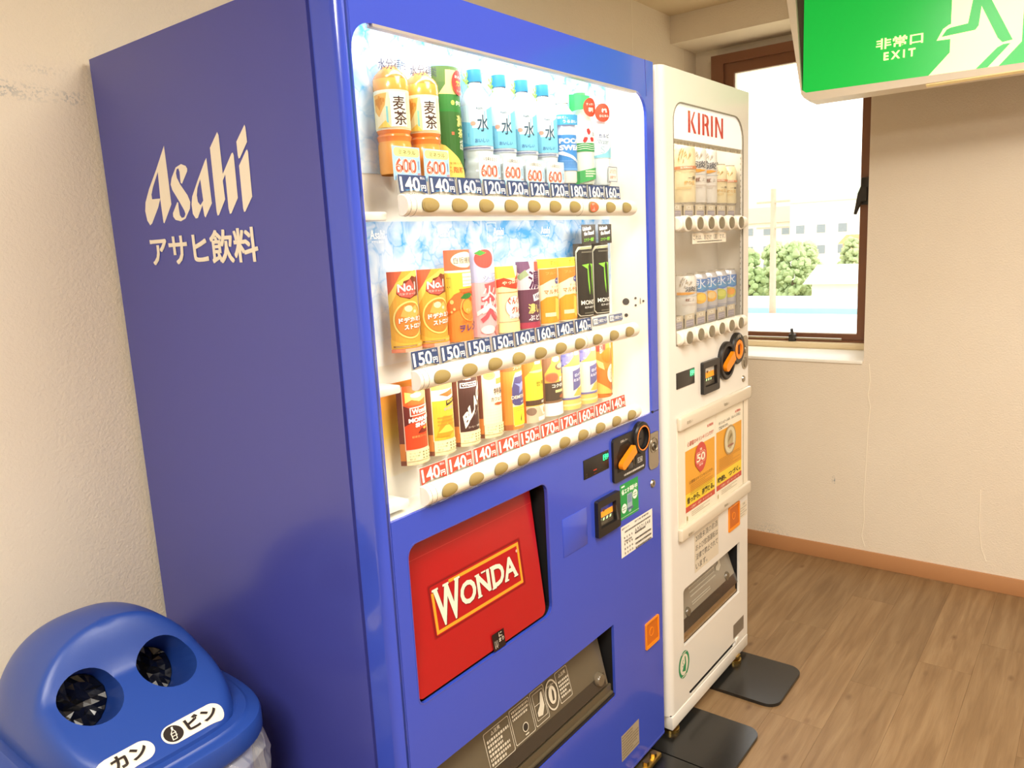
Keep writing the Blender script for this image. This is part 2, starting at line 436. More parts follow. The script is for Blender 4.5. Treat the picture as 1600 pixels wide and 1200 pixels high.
rect_ring(-.054, .612, .913, 2.205, (.046, .046, .028, .046), fx+.016, fx+.055, br).build('sash', win)
rect_ring(-.008, .566, .941, 2.159, (.004, .003, .003, .003), fx+.024, fx+.05, gask).build('gasket', win)
g = MB(); g.box(fx+.034, fx+.039, -.006, .564, .943, 2.157, pure_clear('window_glass')); g.build('pane', win)
h = MB(); h.bbox(fx-.012, fx+.016, -.050, -.014, 1.512, 1.628, dk, .004); h.build('handle_base', win)
h = MB(); h.prism([(-.044, 1.585), (-.020, 1.590), (-.008, 1.560), (.006, 1.474), (-.001, 1.472), (-.022, 1.525), (-.044, 1.530)], [], lambda u, v, d: (d, u, v), fx-.034, fx-.012, dk); h.build('handle', win)
h = MB(); h.bbox(fx-.022, fx+.004, .255, .285, .905, .940, dk, .004); h.tube([(fx-.01, .27, .925), (fx-.022, .27, .965)], .007, dk); h.tube([(fx-.008, .05, .920), (fx-.008, .57, .920)], .005, mat('steel', '#b9b2a4', rough=.3, metal=1)); h.build('latch', win)

# exit sign, hung from the ceiling, turned a little towards the hall
A0 = Vector((1.981, -.046, 1.87)); SD = Vector((.1149, -.9934, 0)); SN = Vector((-.9934, -.1149, 0))
def sgn(u, v, d): p = A0 + SD*u + Vector((0, 0, v)) - SN*d; return tuple(p)
beige = mat('sign_case', '#e9dcc6', rough=.45)
def lit(name, h, k):       # back-lit acrylic
    return mat(name, h, rough=.25, emit=k, spec=.4)
GRN = lit('lit_green', '#0fbf46', .42); CRM = lit('lit_cream', '#fff3b8', .70)
sign = thing('exit_sign', sgn(.55, .2, .05), 'large green and cream lit emergency exit sign with a running figure, hanging from the ceiling', 'sign')
k = MB()
k.prism([(-.062, .37), (-.062, .30), (-.012, -.004), (-.004, -.016), (.02, -.029), (1.16, -.012), (1.17, .37)], [[(-.034, .36), (-.034, .298), (-.0105, .01), (.004, -.001), (1.15, -.001), (1.15, .36)]], sgn, -.006, .10, beige)
k.prism([(-.055, .37), (-.012, -.004), (.02, -.022), (1.16, -.012), (1.165, .37)], [], sgn, .02, .10, mat('sign_inside', '#5b4a3a', rough=.7))
k.build('case', sign)
k = MB(); k.prism([(.36, -.026), (1.1, -.008), (1.1, -.0125), (.36, -.0285)], [], sgn, -.0066, .04, mat('amber_slot', '#ffdf9a', rough=.4, emit=.2)); k.build('light_slot', sign)
k = MB(); k.prism(rr(-.0075, 1.148, 0, .36, .012), [], sgn, 0, .012, GRN); pan = k.build('panel', sign)
d = Decal(lambda u, v, h: sgn(u, v, -h), .0005)
d.poly([(.421, .36), (.421, .059), (.366, 0), (.551, 0), (.606, .060), (.606, .36)], CRM)
d.poly([(.384, .099), (.400, .130), (.416, .140), (.43, .143), (.43, .098)], CRM)
d.poly([(.397, .108), (.410, .127), (.421, .131), (.466, .135), (.476, .199), (.474, .26), (.515, .29), (.530, .25), (.522, .195), (.583, .069), (.557, .066), (.545, .080), (.499, .178), (.494, .124), (.486, .113)], GRN)
d.ell(.585, .325, .024, .024, GRN)
d.poly([(.492, 0), (.545, .053), (.560, .060), (.578, .060), (.523, 0)], GRN)
d.text('非常口', .214, .347, .099, .132, CRM, .02); d.text('E X I T', .237, .327, .064, .0885, CRM, .035)
d.build('lettering', sign)
for u in (.22, .9):
    k = MB(); k.tube([sgn(u, .36, .05), sgn(u, .541, .05)], .012, beige); k.build('hanger', sign)

# black floor plates under the machine feet
blk = mat('black_steel_plate', '#1d1c1a', rough=.22, spec=.6, bump=.06, bscale=90)
def floor_plate(x0, x1, y0, y1, rb, rc, label):
    k = MB(); P = rr(x0, x1, y0, y1, (rb, rc, 0, 0), 7)
    k.prism(P, [], lambda u, v, dd: (u, v, dd), .0095, .0005, blk)
    k.prism([(p[0]*.998+.002*(x0+x1)/2, p[1]*.995+.005*(y0+y1)/2) for p in P], [], lambda u, v, dd: (u, v, dd), .0105, .0095, blk)
    return tag(k.build('floor_plate', None, (((x0+x1)/2, (y0+y1)/2, 0))), label, 'floor plate', 'steel plates under the machine feet')
floor_plate(1.318, 1.572, -.196, .10, .042, .042, 'black floor plate under the right foot of the white machine, nearest the window wall')
floor_plate(.945, 1.186, -.199, .10, .005, .038, 'black floor plate under the left foot of the white machine, between the two machines')
floor_plate(.69, .941, -.215, .10, .03, .005, 'black floor plate under the right foot of the blue machine, at the bottom edge')

# ------------------------------------------------------------------ blue vending machine
MW, MH, MD = .973, 1.83, .76
blue = mat('blue_enamel', '#3b51c4', rough=.17, coat=.35, spec=.5)
blues = mat('blue_side_enamel', '#4248a0', rough=.24, spec=.5, coat=.12, bump=.04, bscale=700)
dark = mat('dark_plastic', '#1e1b1a', rough=.35); black = mat('black_gap', '#0b0a0c', rough=.7)
white = mat('white_plastic', '#f7f3e8', rough=.35); silver = mat('silver_metal', '#b7b0a2', rough=.28, metal=1)
zinc = mat('brass_plated', '#b89a55', rough=.3, metal=1)
vm = thing('vending_machine', (MW/2, MD/2, 0), 'large blue drinks vending machine with a lit three row display, standing beside the bin', 'vending machine')
k = MB()
k.box(.002, MW-.002, .095, MD, .055, MH-.002, blues); k.box(.03, MW-.03, .10, MD-.03, .03, .055, black)
k.prism([(.002, .055), (MW-.002, .055), (MW-.002, MH-.002), (.002, MH-.002)], [[(.0045, .20), (MW-.0045, .20), (MW-.0045, MH-.02), (.0045, MH-.02)]], front(0), .061, .0951, blues)
k.build('cabinet', vm)
k = MB(); k.box(-.004, .003, .062, .088, .05, MH-.001, blues); k.build('side_flange', vm)
k = MB(); k.prism([(.005, .052), (MW-.005, .052), (MW-.005, MH-.002), (.005, MH-.002)], [[(.0065, .20), (MW-.0065, .20), (MW-.0065, MH-.02), (.0065, MH-.02)]], front(0), .056, .0612, black); k.build('door_gasket', vm)
GL, GR, GB, GT = .0226, .937, .978, 1.754
R = .017
def corner(k, z0, z1, m):      # rounded left edge of the door, swept up
    P = [(0, .0585), (0, R)]+[(R-R*math.cos(a*PI/16), R-R*math.sin(a*PI/16)) for a in range(1, 9)]
    V = [(x, y, z) for z in (z0, z1) for x, y in P]; n = len(P)
    k.add(V, [(i, i+1, n+i+1, n+i) for i in range(n-1)], m, True)
    k.add(V, [tuple(range(n))+(n*0,)][:0], m)
k = MB(); corner(k, .05, MH, blue)
k.prism([(R, .05), (GL-.0005, .05), (GL-.0005, GB+.0004), (GL, GB+.0004), (GL, MH), (R, MH)], [], front(0), 0, .03, blue)
k.box(.0015, GL, .03, .0580, .05, MH, blue)
k.build('left_stile', vm)
k = MB()
hole = rr(GL, GR, GB, GT, (0, 0, .042, .046), 8)
# upper door frame: head and right stile, one sheet with a rounded opening, left edge meets the stile
P = [(GL, GT-.045)]+[p for p in rr(GL, GR, GB-.02, GT, (0, 0, .042, .05), 8) if p[1] > GB-.001][::-1]
P = [(GL+.0006, MH), (GL+.0006, GT-.042)]+[(GL+.042-.0414*math.cos(a*PI/16), GT-.042+.042*math.sin(a*PI/16)) for a in range(1, 9)]
P += [(GR-.05+.05*math.sin(a*PI/16), GT-.05+.05*math.cos(a*PI/16)) for a in range(0, 9)]+[(GR, GB), (MW, GB), (MW, MH)]
k.prism(P, [], front(0), 0, .007, blue); k.box(GR+.006, MW, .0065, .0585, GB, MH, blue); k.box(GL, MW, .0065, .0585, GT+.045, MH, blue)
k.build('upper_door_frame', vm)
# corner fillet joining stile and head at the top left of the opening
WO = rr(.056, .463, .629, .924, (.016, .022, .022, .022), 5)
SO = rr(.080, .7165, .300, .4915, .004, 2)
BI = rr(.648, .746, .738, .822, .004, 2)
k = MB()
k.prism([(GL+.0006, .05), (MW, .05), (MW, GB-.0008), (GL+.0006, GB-.0008)], [WO, SO], front(0), 0, .007, blue); k.box(MW-.004, MW, .0065, .0585, .05, GB-.001, blue); k.box(GL, MW, .0065, .0585, .05, .062, blue)
k.build('lower_door_panel', vm)
k = MB(); k.tube([(.994-.02, -.0003, .056), (.30, -.0003, .060)], .0006, mat('blue_edge', '#5a5fae', rough=.4), 4); k.box(.03, MW-.01, .004, .05, .047, .0505, black); k.build('bottom_seam', vm)
k = MB()
k.tube([(GR+.0008, -.0002, GT-.006), (GR-.004, -.0002, MH)], .0009, mat('blue_edge', '#5a5fae'), 4); k.build('frame_joint', vm); k = MB()
k.box(GR, MW, -.0004, .002, GB-.0012, GB+.0002, black); k.box(GR-.002, GR+.006, -.0006, .002, GB-.003, GB+.003, black)
k.build('frame_joint', vm)
grey = mat('grey_trim', '#a9a097', rough=.35)
k = MB()
k.prism([(GL+.045, GT+.0005), (GR-.05, GT+.0005), (GR-.05, GT-.004), (GL+.045, GT-.004)], [], front(0), -.0008, .012, grey); k.build('head_trim', vm)

# lit show case
BK = .086
paper = mat('display_paper', '#f3efe4', rough=.45)
def skew(xa, xb, ya, yb, z0, z1, k, m, t=.003):
    V = [(x, y, z) for z in (z0, z1) for x, y in ((xa, ya), (xb, yb), (xb+t, yb), (xa+t, ya))]
    k.add(V, [(0, 1, 5, 4), (1, 2, 6, 5), (2, 3, 7, 6), (3, 0, 4, 7), (0, 3, 2, 1), (4, 5, 6, 7)], m)
k = MB(); k.box(.009, .93, BK, BK+.003, .95, 1.79, paper); k.build('display_back', vm)
k = MB(); skew(GR+.003, .898, .004, BK, GB-.01, GT+.02, k, mat('display_side_panel', '#f5e8d8', rough=.4)); side = k.build('display_side_panel', vm)
k = MB(); k.box(.004, .008, .03, BK, .95, 1.79, paper); k.build('display_side_panel', vm)
# punched holes and a small face-like mark on the side panel
def sidefr(u, v, h):
    t = u; x = (GR+.003)+(.898-GR-.003)*t; y = .004+(BK-.004)*t
    return (x-.001-h*.9, y-h*.4, v)
dd = Decal(sidefr, .0004)
for u, v, r in ((.62, 1.262, .0085), (.62, 1.228, .0045), (.36, 1.270, .0028), (.36, 1.252, .0028), (.15, 1.262, .0028)): dd.ell(u, v, r/.092, r, '#57524c')
dd.rect(.22, .245, 1.255, 1.270, '#8a8178')
dd.build('punched_holes', side)
k = MB(); k.box(.006, GR+.01, .0045, BK, GB-.018, GB-.008, paper); k.build('display_floor', vm); k = MB(); k.box(.006, GR, .008, BK, GT+.036, GT+.044, paper); k.build('display_ceiling', vm)
# printed back sheets
def sheet(z0, z1, m, x0=.008, x1=.893, y=BK-.0016, name='printed_sheet'):
    k = MB(); k.box(x0, x1, y, y+.0012, z0, z1, m); return k.build(name, vm)
s1 = sheet(1.545, 1.785, ice_material('ice_print_top', '#48acdc', 1.25, 1.42, 1.80), .008, .893)
s2 = sheet(1.22, 1.466, ice_material('ice_print_middle', '#3a98dc', 1.15, 1.24, 1.45), .008, .893)
hot = mat('warm_print', '#f9a83a', rough=.45)
nt = hot.node_tree; tc = node(nt, 'ShaderNodeTexCoord'); sx = node(nt, 'ShaderNodeSeparateXYZ'); nt.links.new(tc.outputs['Object'], sx.inputs[0])
cr = node(nt, 'ShaderNodeValToRGB'); t = math_(nt, 'DIVIDE', math_(nt, 'SUBTRACT', sx.outputs[2], 1.02), .17, True); nt.links.new(t, cr.inputs[0])
e = cr.color_ramp.elements; e[0].position = 0; e[0].color = (*lin('#f6efdc'), 1); e[1].position = 1; e[1].color = (*lin('#f08a24'), 1); x = e.new(.45); x.color = (*lin('#f7cd62'), 1)
nt.links.new(cr.outputs[0], nt.nodes['Principled BSDF'].inputs['Base Color'])
s3 = sheet(1.02, 1.186, hot, .025, .893)
for i in range(5):
    dd = Decal(on_front(BK-.0018), .0001)
    x = .105+.165*i; dd.text('Asahi', x, x+.034, 1.437, 1.452, '#ffffff', .02); dd.text('アサヒ飲料', x+.002, x+.03, 1.430, 1.4345, '#ffffff', .01); dd.build('maker_mark', s2)
dd = Decal(on_front(BK-.0018), .0001); dd.frame(.415, .445, 1.425, 1.462, .0012, '#dff2fa')
dd.build('sheet_clip', s2)
dd = Decal(on_front(BK-.0018), .0001); dd.rect(.03, .075, 1.055, 1.165, '#f8ecd8', r=.008); dd.build('pale_patch', s3)
# white hinge plates and small plates at the left end of each row
for z in (1.487, 1.201, 1.000):
    k = MB(); k.bbox(.012, .098, .030, BK-.004, z-.022, z-.008, white, .003); k.bbox(.030, .088, .070, BK-.004, z-.006, z+.045, white, .003)
    k.bbox(.03, .038, .040, .05, z-.004, z+.03, mat('ivory_part', '#e8dcc2', rough=.5), .001)
    k.tube([(.045, .043, z+.03), (.045, .043, z+.005), (.06, .043, z+.004)], .0012, mat('bare_wire', '#a89a80', rough=.4))
    k.build('rail_bracket', vm)

# button rails with oval buttons, price cards
ivory = mat('rail_ivory', '#f3ead8', rough=.3, spec=.5); btn = mat('button_amber', '#a38e58', rough=.25, coat=.4, bump=.05, bscale=300)
btnr = mat('button_red_lit', '#e2603f', rough=.3, emit=.25)
ring = mat('ring_line', '#8f8878', rough=.5)
PITCH, BX0 = .0722, .150
def rail(z, red=None):
    r = .0178; k = MB(); cx0, cx1 = .106, .853
    prof = [(r*math.cos(a), -r*math.sin(a)) for a in [PI*(-.12+1.24*i/14) for i in range(15)]]
    V = []; n = len(prof)
    for x, s in ((cx0-.006, .93), (cx0-.004, .985), (cx0, 1), (cx1-.008, 1), (cx1-.002, .93), (cx1, .75)):
        V += [(x, y*s, z+zz*s) for zz, y in prof]
    k.add(V, [(i*n+j, i*n+j+1, (i+1)*n+j+1, (i+1)*n+j) for i in range(5) for j in range(n-1)], ivory, True)
    k.add(V, [tuple(range(n))[::-1], tuple(range(5*n, 6*n))], ivory)
    rl = k.build('button_rail', vm)
    for x in (cx0, cx0+.0125, .150+PITCH*6.43):
        k = MB(); k.tube([(x, -math.sin(a)*r*1.004, z+math.cos(a)*r*1.004) for a in [PI*i/14 for i in range(15)]], .0004, ring, 4); k.build('joint_ring', rl)
    for i in range(10):
        x = BX0+PITCH*i; k = MB(); fr = lambda u, v, h: (x+u, -(r+h)*math.cos(v/r), z+(r+h)*math.sin(v/r))
        d = Decal(fr, .0004, .006)
        d.poly(ell(0, 0, .0212, .0128, 28), ring)
        for s, h in ((.94, .0012), (.75, .0019), (.4, .0022)): d.h = h; d.poly(ell(0, 0, .0212*s, .0128*s, 28), btn if not (red == i and s < .8) else btnr)
        if red == i: d.h = .0026; d.rect(-.008, .004, -.007, .007, '#ff9a86', emit=.3)
        d.build('button', rl)
    return rl
rail(1.487, 7); rail(1.201); rail(1.000)
def price_tag(i, zt, price, hot=False, small=False):
    x = BX0+PITCH*i; w = .0325; dx = -.001
    d = Decal(lambda u, v, h: (x+dx+u, .0205-h+(v-zt)*.10, v), .0001)
    d.mb.box(x+dx-w, x+dx+w, .0206, .0212, zt-.050, zt, white)
    bgc, lo = ('#d8503a', '#e0603e') if hot else ('#3d4a72', '#4f8fc0')
    d.h = .0012
    if small:
        d.rect(-w+.002, w-.002, zt-.020, zt-.004, '#6f7591'); d.rect(-w+.004, -w+.022, zt-.018, zt-.006, '#f4f1ea')
        d.text('日販品', -w+.006, -w+.021, zt-.016, zt-.008, '#6f7591', .03); d.text('つめた〜い', -w+.024, w-.004, zt-.016, zt-.008, '#f4f1ea', .03)
    else:
        arc = [(-w+2*w*j/12, zt-.030+.0058*math.sin(PI*j/12)) for j in range(13)]
        d.poly([(w, zt), (-w, zt)]+arc, bgc)
        if not hot: d.poly([(-w+.012, zt-.024)]+[(a, b+.0002) for a, b in arc[3:10]]+[(w-.016, zt-.022)], lo)
        d.text(price, -w+.003, w-.0165, zt-.0265, zt-.0030, '#fffaf0', .022)
        d.text('円', w-.0145, w-.003, zt-.0255, zt-.0155, '#fff8ee', .03); d.text('税込', w-.015, w-.003, zt-.0065, zt-.002, '#e8e8f0', .01)
        d.text('あったか〜い' if hot else 'つめた〜い', -.013, .013, zt-.0335, zt-.0285, '#8d8574', .0)
    d.build('price_tag', vm)
for i, p_ in enumerate(('140', '140', '160', '120', '120', '120', '120', '180', '160', '160')): price_tag(i, 1.5375, p_)
for i, p_ in enumerate(('150', '150', '150', '150', '160', '160', '140', '140')): price_tag(i, 1.2465, p_)
price_tag(8, 1.2465, '', small=True); price_tag(9, 1.2465, '', small=True)
for i, p_ in enumerate(('140', '140', '140', '140', '150', '170', '170', '160', '160', '140')): price_tag(i, 1.0420, p_, True)
def promo(i, title, tcol, bgc, dz=0):
    x = BX0+PITCH*i-.006; w = .0315; z1 = 1.583+dz; z0 = 1.529+dz
    d = Decal(lambda u, v, h: (x+u, .0238-h, v), .0001); d.mb.box(x-w, x+w, .0239, .0245, z0, z1, paper)
    d.rect(-w, w, z0, z1, bgc); d.rect(-w+.003, w-.001, z1-.016, z1-.002, tcol, r=.006); d.text(title, -w+.014, w-.010, z1-.0125, z1-.0055, '#4a4436', .01)
    d.text('600', -w+.003, w-.008, z0+.0105, z1-.0175, '#f6f4f0', .075); d.text('600', -w+.004, w-.009, z0+.0115, z1-.0185, '#d9604a', .03); d.text('600', -w+.004, w-.009, z0+.0115, z1-.0185, '#f4cdbc', -.028)
    d.text('ml', w-.008, w-.002, z0+.0095, z0+.014, '#e0705a', .01); d.rect(w-.0055, w-.004, z0+.018, z1-.022, '#7f8fb8')
    d.build('promo_card', vm)
promo(0, 'ミネラル', '#f7ee96', '#a9cdea'); promo(1, 'ミネラル', '#f7ee96', '#a9cdea')
for i in (3, 4, 5, 6): promo(i, 'いま得まるとく', '#fbfaf2', '#bfe6f4', .001 if i < 5 else -.002)
# small boxed notice under the last bottle
d = Decal(lambda u, v, h: (.811+u, .0236-h, v), .0001); d.mb.box(.791, .831, .0237, .0243, 1.548, 1.582, paper)
d.frame(-.020, .020, 1.548, 1.582, .002, '#8b93a5'); d.text('よりどり', -.014, .014, 1.567, 1.576, '#e59a86', .01); d.text('お得です', -.013, .013, 1.554, 1.562, '#e59a86', .01); d.build('notice_card', vm)
# front window pane
k = MB(); k.box(GL+.001, GR-.0005, .0022, .0034, GB, GT-.001, pure_clear('display_glass')); k.build('display_glass', vm)

# --- lower half of the blue door
redp = mat('red_card', '#b4161b', rough=.3, coat=.2)
k = MB()
for O_, dep in ((WO, .075), (SO, .11)):
    k = MB(); k.prism(O_, [], front(0), .0075, dep, black, caps=(False, True)); k.build('recess_lining', vm)
def tilt(y0, z0, y1, z1): return lambda u, v, h: (u, y0+(y1-y0)*(v-z0)/(z1-z0)-h, v)
RF = tilt(.0035, .636, .035, .925)
k = MB(); k.prism(rr(.0575, .4455, .636, .9225, (.012, .016, .003, .003)), [], lambda u, v, d: RF(u, v, -d), 0, .004, redp); rc = k.build('poster_panel', vm)
d = Decal(RF, .00008)
d.rect(.0575, .4455, .880, .8806, '#e05a50'); 
for t in range(4): d.rect(.116+.002*t, .392-.002*t, .722+.0015*t, .823-.0015*t, ('#a3181a', '#8f1518', '#7a1214', '#b4161b')[t], r=.004)
d.frame(.124, .384, .729, .815, .0062, '#f6a52e'); d.rect(.122, .172, .806, .817, '#b81a1b')
for off, c in ((.0022, '#5a1712'), (0, '#f1e6d2')):
    d.text('W', .128+off, .198+off, .7385-off, .8115-off, c, .03)
    d.text('ONDA', .196+off, .369+off, .7515-off, .7965-off, c, .03)
    for u in (.1275, .156, .187): d.rect(u-.002+off, u+.014+off, .8085-off, .8125-off, c)
    for u0_, v0_ in ((.243, .7935), (.262, .7935), (.244, .7505), (.288, .7935), (.288, .7505), (.328, .7505), (.358, .7505)): d.rect(u0_-.002+off, u0_+.011+off, v0_-off, v0_+.0032-off, c)
d.ell(.3735, .800, .003, .003, '#f0b0a0')
d.rect(.264, .301, .632, .667, '#2a1a17'); d.text('に', .284, .294, .655, .664, '#e9ddcb', .01); d.text('まり', .283, .298, .645, .653, '#e9ddcb', .02); d.text('いい', .269, .279, .636, .652, '#e9ddcb', .01)
d.build('poster_print', rc)
k = MB(); k.prism(rr(.0565, .4625, .6295, .9235, .016, 5), [], front(.0006), 0, .0008, pure_clear('poster_cover')); k.build('poster_cover', vm)
k = MB(); k.prism(rr(.0535, .4660, .6262, .9268, (.018, .025, .024, .024), 6), [rr(.0558, .4632, .6288, .9242, (.016, .022, .022, .022), 6)], front(-.0006), 0, .0013, mat('blue_bezel', '#4650b0', rough=.25, coat=.3)); k.build('poster_bezel', vm)

# dispensing flap
flap = mat('smoked_flap', '#5f5645', rough=.28, spec=.6, coat=.3)
FF = tilt(.010, .340, .046, .490)
k = MB(); k.prism([(.082, .340), (.6975, .340), (.6975, .489), (.082, .489)], [], lambda u, v, d: FF(u, v, -d), 0, .004, flap)
V = [FF(u, v, .0006) for u, v in ((.082, .340), (.69, .340), (.69, .372), (.082, .372))]; k.add(V, [(0, 1, 2, 3)], mat('smoked_dark', '#35302a', rough=.2, coat=.5))
fl = k.build('dispensing_flap', vm)
k = MB(); k.box(.082, .7145, .006, .10, .3005, .312, mat('slot_ledge', '#5d523f', rough=.3)); k.box(.082, .7145, .012, .018, .312, .330, mat('slot_ledge', '#5d523f')); k.box(.082, .7145, .002, .006, .3005, .3075, dark); k.build('slot_ledge', vm)
k = MB(); k.lathe([(.0, -.006), (.014, -.006), (.017, 0), (.017, .012)], (.664, .012, .366), mat('smoked_knob', '#6c604e', rough=.25, coat=.3), 20, axis='y'); k.build('flap_pivot', fl)
d = Decal(lambda u, v, h: FF(u, v, .0008+h), .0001)
pr = '#cfc6b2'
for (u0, u1, v0, v1) in ((.252, .334, .372, .446), (.338, .408, .376, .450), (.412, .462, .378, .452), (.508, .556, .382, .452)):
    d.frame(u0, u1, v0, v1, .0014, pr, .004)
d.text('注意', .284, .304, .434, .443, pr, .02); d.text('△', .274, .283, .434, .442, pr, .02); d.lines(.258, .330, .376, .431, 6, pr, .6, 3)
d.lines(.344, .402, .424, .447, 3, pr, .6, 4); d.ell(.378, .398, .010, .010, pr); d.ell(.378, .398, .008, .008, '#35302a'); d.rect(.372, .384, .382, .385, pr)
d.frame(.418, .457, .388, .446, .0012, pr, .003); d.poly([(.424, .396), (.440, .393), (.452, .410), (.452, .440), (.446, .440), (.436, .415), (.424, .405)], pr); d.rect(.418, .440, .420, .4214, pr)
d.poly(ell(.485, .416, .024, .034), pr, [ell(.485, .416, .021, .030)]); d.ell(.485, .416, .0135, .020, pr); d.poly([(.482, .403), (.489, .403), (.492, .42), (.487, .43), (.484, .42)], '#4a4236')
d.text('安全な取出口', .470, .500, .436, .440, pr, .01)
d.text('△注意', .518, .546, .438, .447, pr, .02); d.lines(.513, .552, .392, .433, 5, pr, .6, 6)
d.build('flap_print', fl)

# access cover, money display, coin unit, note slot, stickers
k = MB(); k.bbox(.514, .6115, -.0015, .004, .737, .8245, blue, .0012); k.build('access_cover', vm)
k = MB(); k.bbox(.6055, .714, -.002, .004, .889, .9335, dark, .001); dp = k.build('display_screen', vm)
d = Decal(on_front(-.0021), .0001); d.rect(.686, .712, .911, .930, '#0d2a1c'); d.text('販売中', .687, .711, .913, .928, '#35ffa0', .02, 1.6); d.rect(.644, .658, .9005, .9025, '#a5301c', 1.0); d.rect(.646, .656, .893, .894, '#7a2414', .8); d.frame(.612, .617, .893, .901, .0007, '#6b5a50'); d.build('display_digits', dp)
def coin_unit(vm_, x0, x1, z0, z1, cx, cz, r, lever):
    k = MB(); P = rr(x0, x1, z0, z1, .010, 5); k.prism(P, [], front(0), -.006, .004, dark)
    k.lathe([(r*1.0, .004), (r*1.0, -.010), (r*.92, -.0135), (r*.78, -.0135)], (cx, 0, cz), dark, 36, axis='y')
    k.lathe([(r*.64, -.0125), (r*.60, .010)], (cx, 0, cz), black, 32, axis='y'); k.disc((cx, .006, cz), r*.62, black, 28)
    return k.build('coin_unit', vm_)
cu = coin_unit(vm, .729, .885, .845, .954, .8625, .929, .0405, 0)
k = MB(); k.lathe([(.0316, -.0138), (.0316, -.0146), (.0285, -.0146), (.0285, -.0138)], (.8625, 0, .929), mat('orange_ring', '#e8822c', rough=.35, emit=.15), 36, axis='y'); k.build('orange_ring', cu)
k = MB(); k.disc((.8585, -.004, .926), .0235, mat('dull_brass', '#a08a63', rough=.45, metal=.6), 28); k.bbox(.848, .866, -.0062, -.0035, .9245, .9285, black, .0005); k.build('coin_slot', cu)
d = Decal(on_front(-.0062), .0001); d.poly([(.745, .868), (.835, .868), (.838, .905), (.80, .937), (.76, .932), (.745, .91)], '#070606')
d.text('返却レバー', .762, .796, .938, .944, '#d8d3c8', .02); d.frame(.843, .868, .868, .881, .0012, '#d8d3c8', .002); d.text('硬貨', .846, .865, .8705, .8785, '#d8d3c8', .02); d.lines(.775, .876, .852, .858, 1, '#d8d3c8', .8, 2); d.build('unit_print', cu)
def lever(x0, z0, x1, z1, w, y, cu_, m):
    dx, dz = x1-x0, z1-z0; L = math.hypot(dx, dz); nx, nz = -dz/L*w, dx/L*w; ux, uz = dx/L*w, dz/L*w
    P = [(x0+nx, z0+nz)]+[(x0-w*math.sin(a)*0+nx*math.cos(a)-ux*math.sin(a), z0+nz*math.cos(a)-uz*math.sin(a)) for a in [PI*i/8 for i in range(1, 8)]]+[(x0-nx, z0-nz), (x0+dx*.55-nx, z0+dz*.55-nz), (x1-nx*.9, z1-nz*.9), (x1+nx*1.15, z1+nz*1.15), (x0+dx*.5+nx*1.1, z0+dz*.5+nz*1.1)]
    k = MB(); k.prism(P, [], front(0), y-.012, y, m); return k.build('return_lever', cu_)
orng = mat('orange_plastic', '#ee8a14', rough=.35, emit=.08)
lever(.757, .886, .815, .912, .0105, -.008, cu, orng)
k = MB(); k.bbox(.79, .815, -.010, -.004, .865, .879, mat('grey_plastic', '#4a4744', rough=.4), .002); k.tube([(.822, -.007, .868), (.824, -.007, .895), (.815, -.007, .912)], .0016, silver); k.build('lever_guide', cu)
k = MB(); P = rr(.909, .963, .829, .925, (.018, .012, .006, .012), 5); k.prism(P, [], front(0), -.003, .004, silver)
k.lathe([(.0, -.006), (.010, -.006), (.0115, -.003)], (.938, 0, .888), mat('dark_metal', '#6f685c', rough=.35, metal=1), 20, axis='y'); k.lathe([(.0205, -.003), (.0205, -.0042), (.0185, -.0042), (.0185, -.003)], (.938, 0, .891), silver, 28, axis='y'); k.disc((.938, -.0064, .888), .004, black, 12); k.build('lock_plate', vm)
k = MB(); k.lathe([(0, -.004), (.009, -.004), (.011, 0)], (.9305, 0, .790), silver, 20, axis='y'); k.bbox(.929, .932, -.0046, -.0035, .786, .794, black, .0003); k.build('key_lock', vm)
d = Decal(on_front(-.0002), .0001); d.rect(.7635, .854, .741, .831, '#2f9c4c'); d.text('省エネ運転中', .770, .849, .803, .817, '#eef6e8', .04); d.rect(.770, .786, .822, .826, '#eef6e8')
d.rect(.797, .822, .764, .800, '#9fb0bb'); d.rect(.800, .819, .776, .797, '#7d93ab'); d.rect(.797, .826, .757, .764, '#5a6e86'); d.rect(.803, .815, .752, .758, '#9fb0bb'); d.ell(.836, .790, .0125, .012, '#eef6e8'); d.ell(.781, .768, .0125, .012, '#eef6e8'); d.lines(.828, .844, .784, .796, 2, '#5a8f62', .5, 3); d.lines(.773, .789, .762, .774, 2, '#5a8f62', .5, 4); d.rect(.7635, .854, .7465, .7475, '#cfe6c8'); d.build('green_sticker', vm)
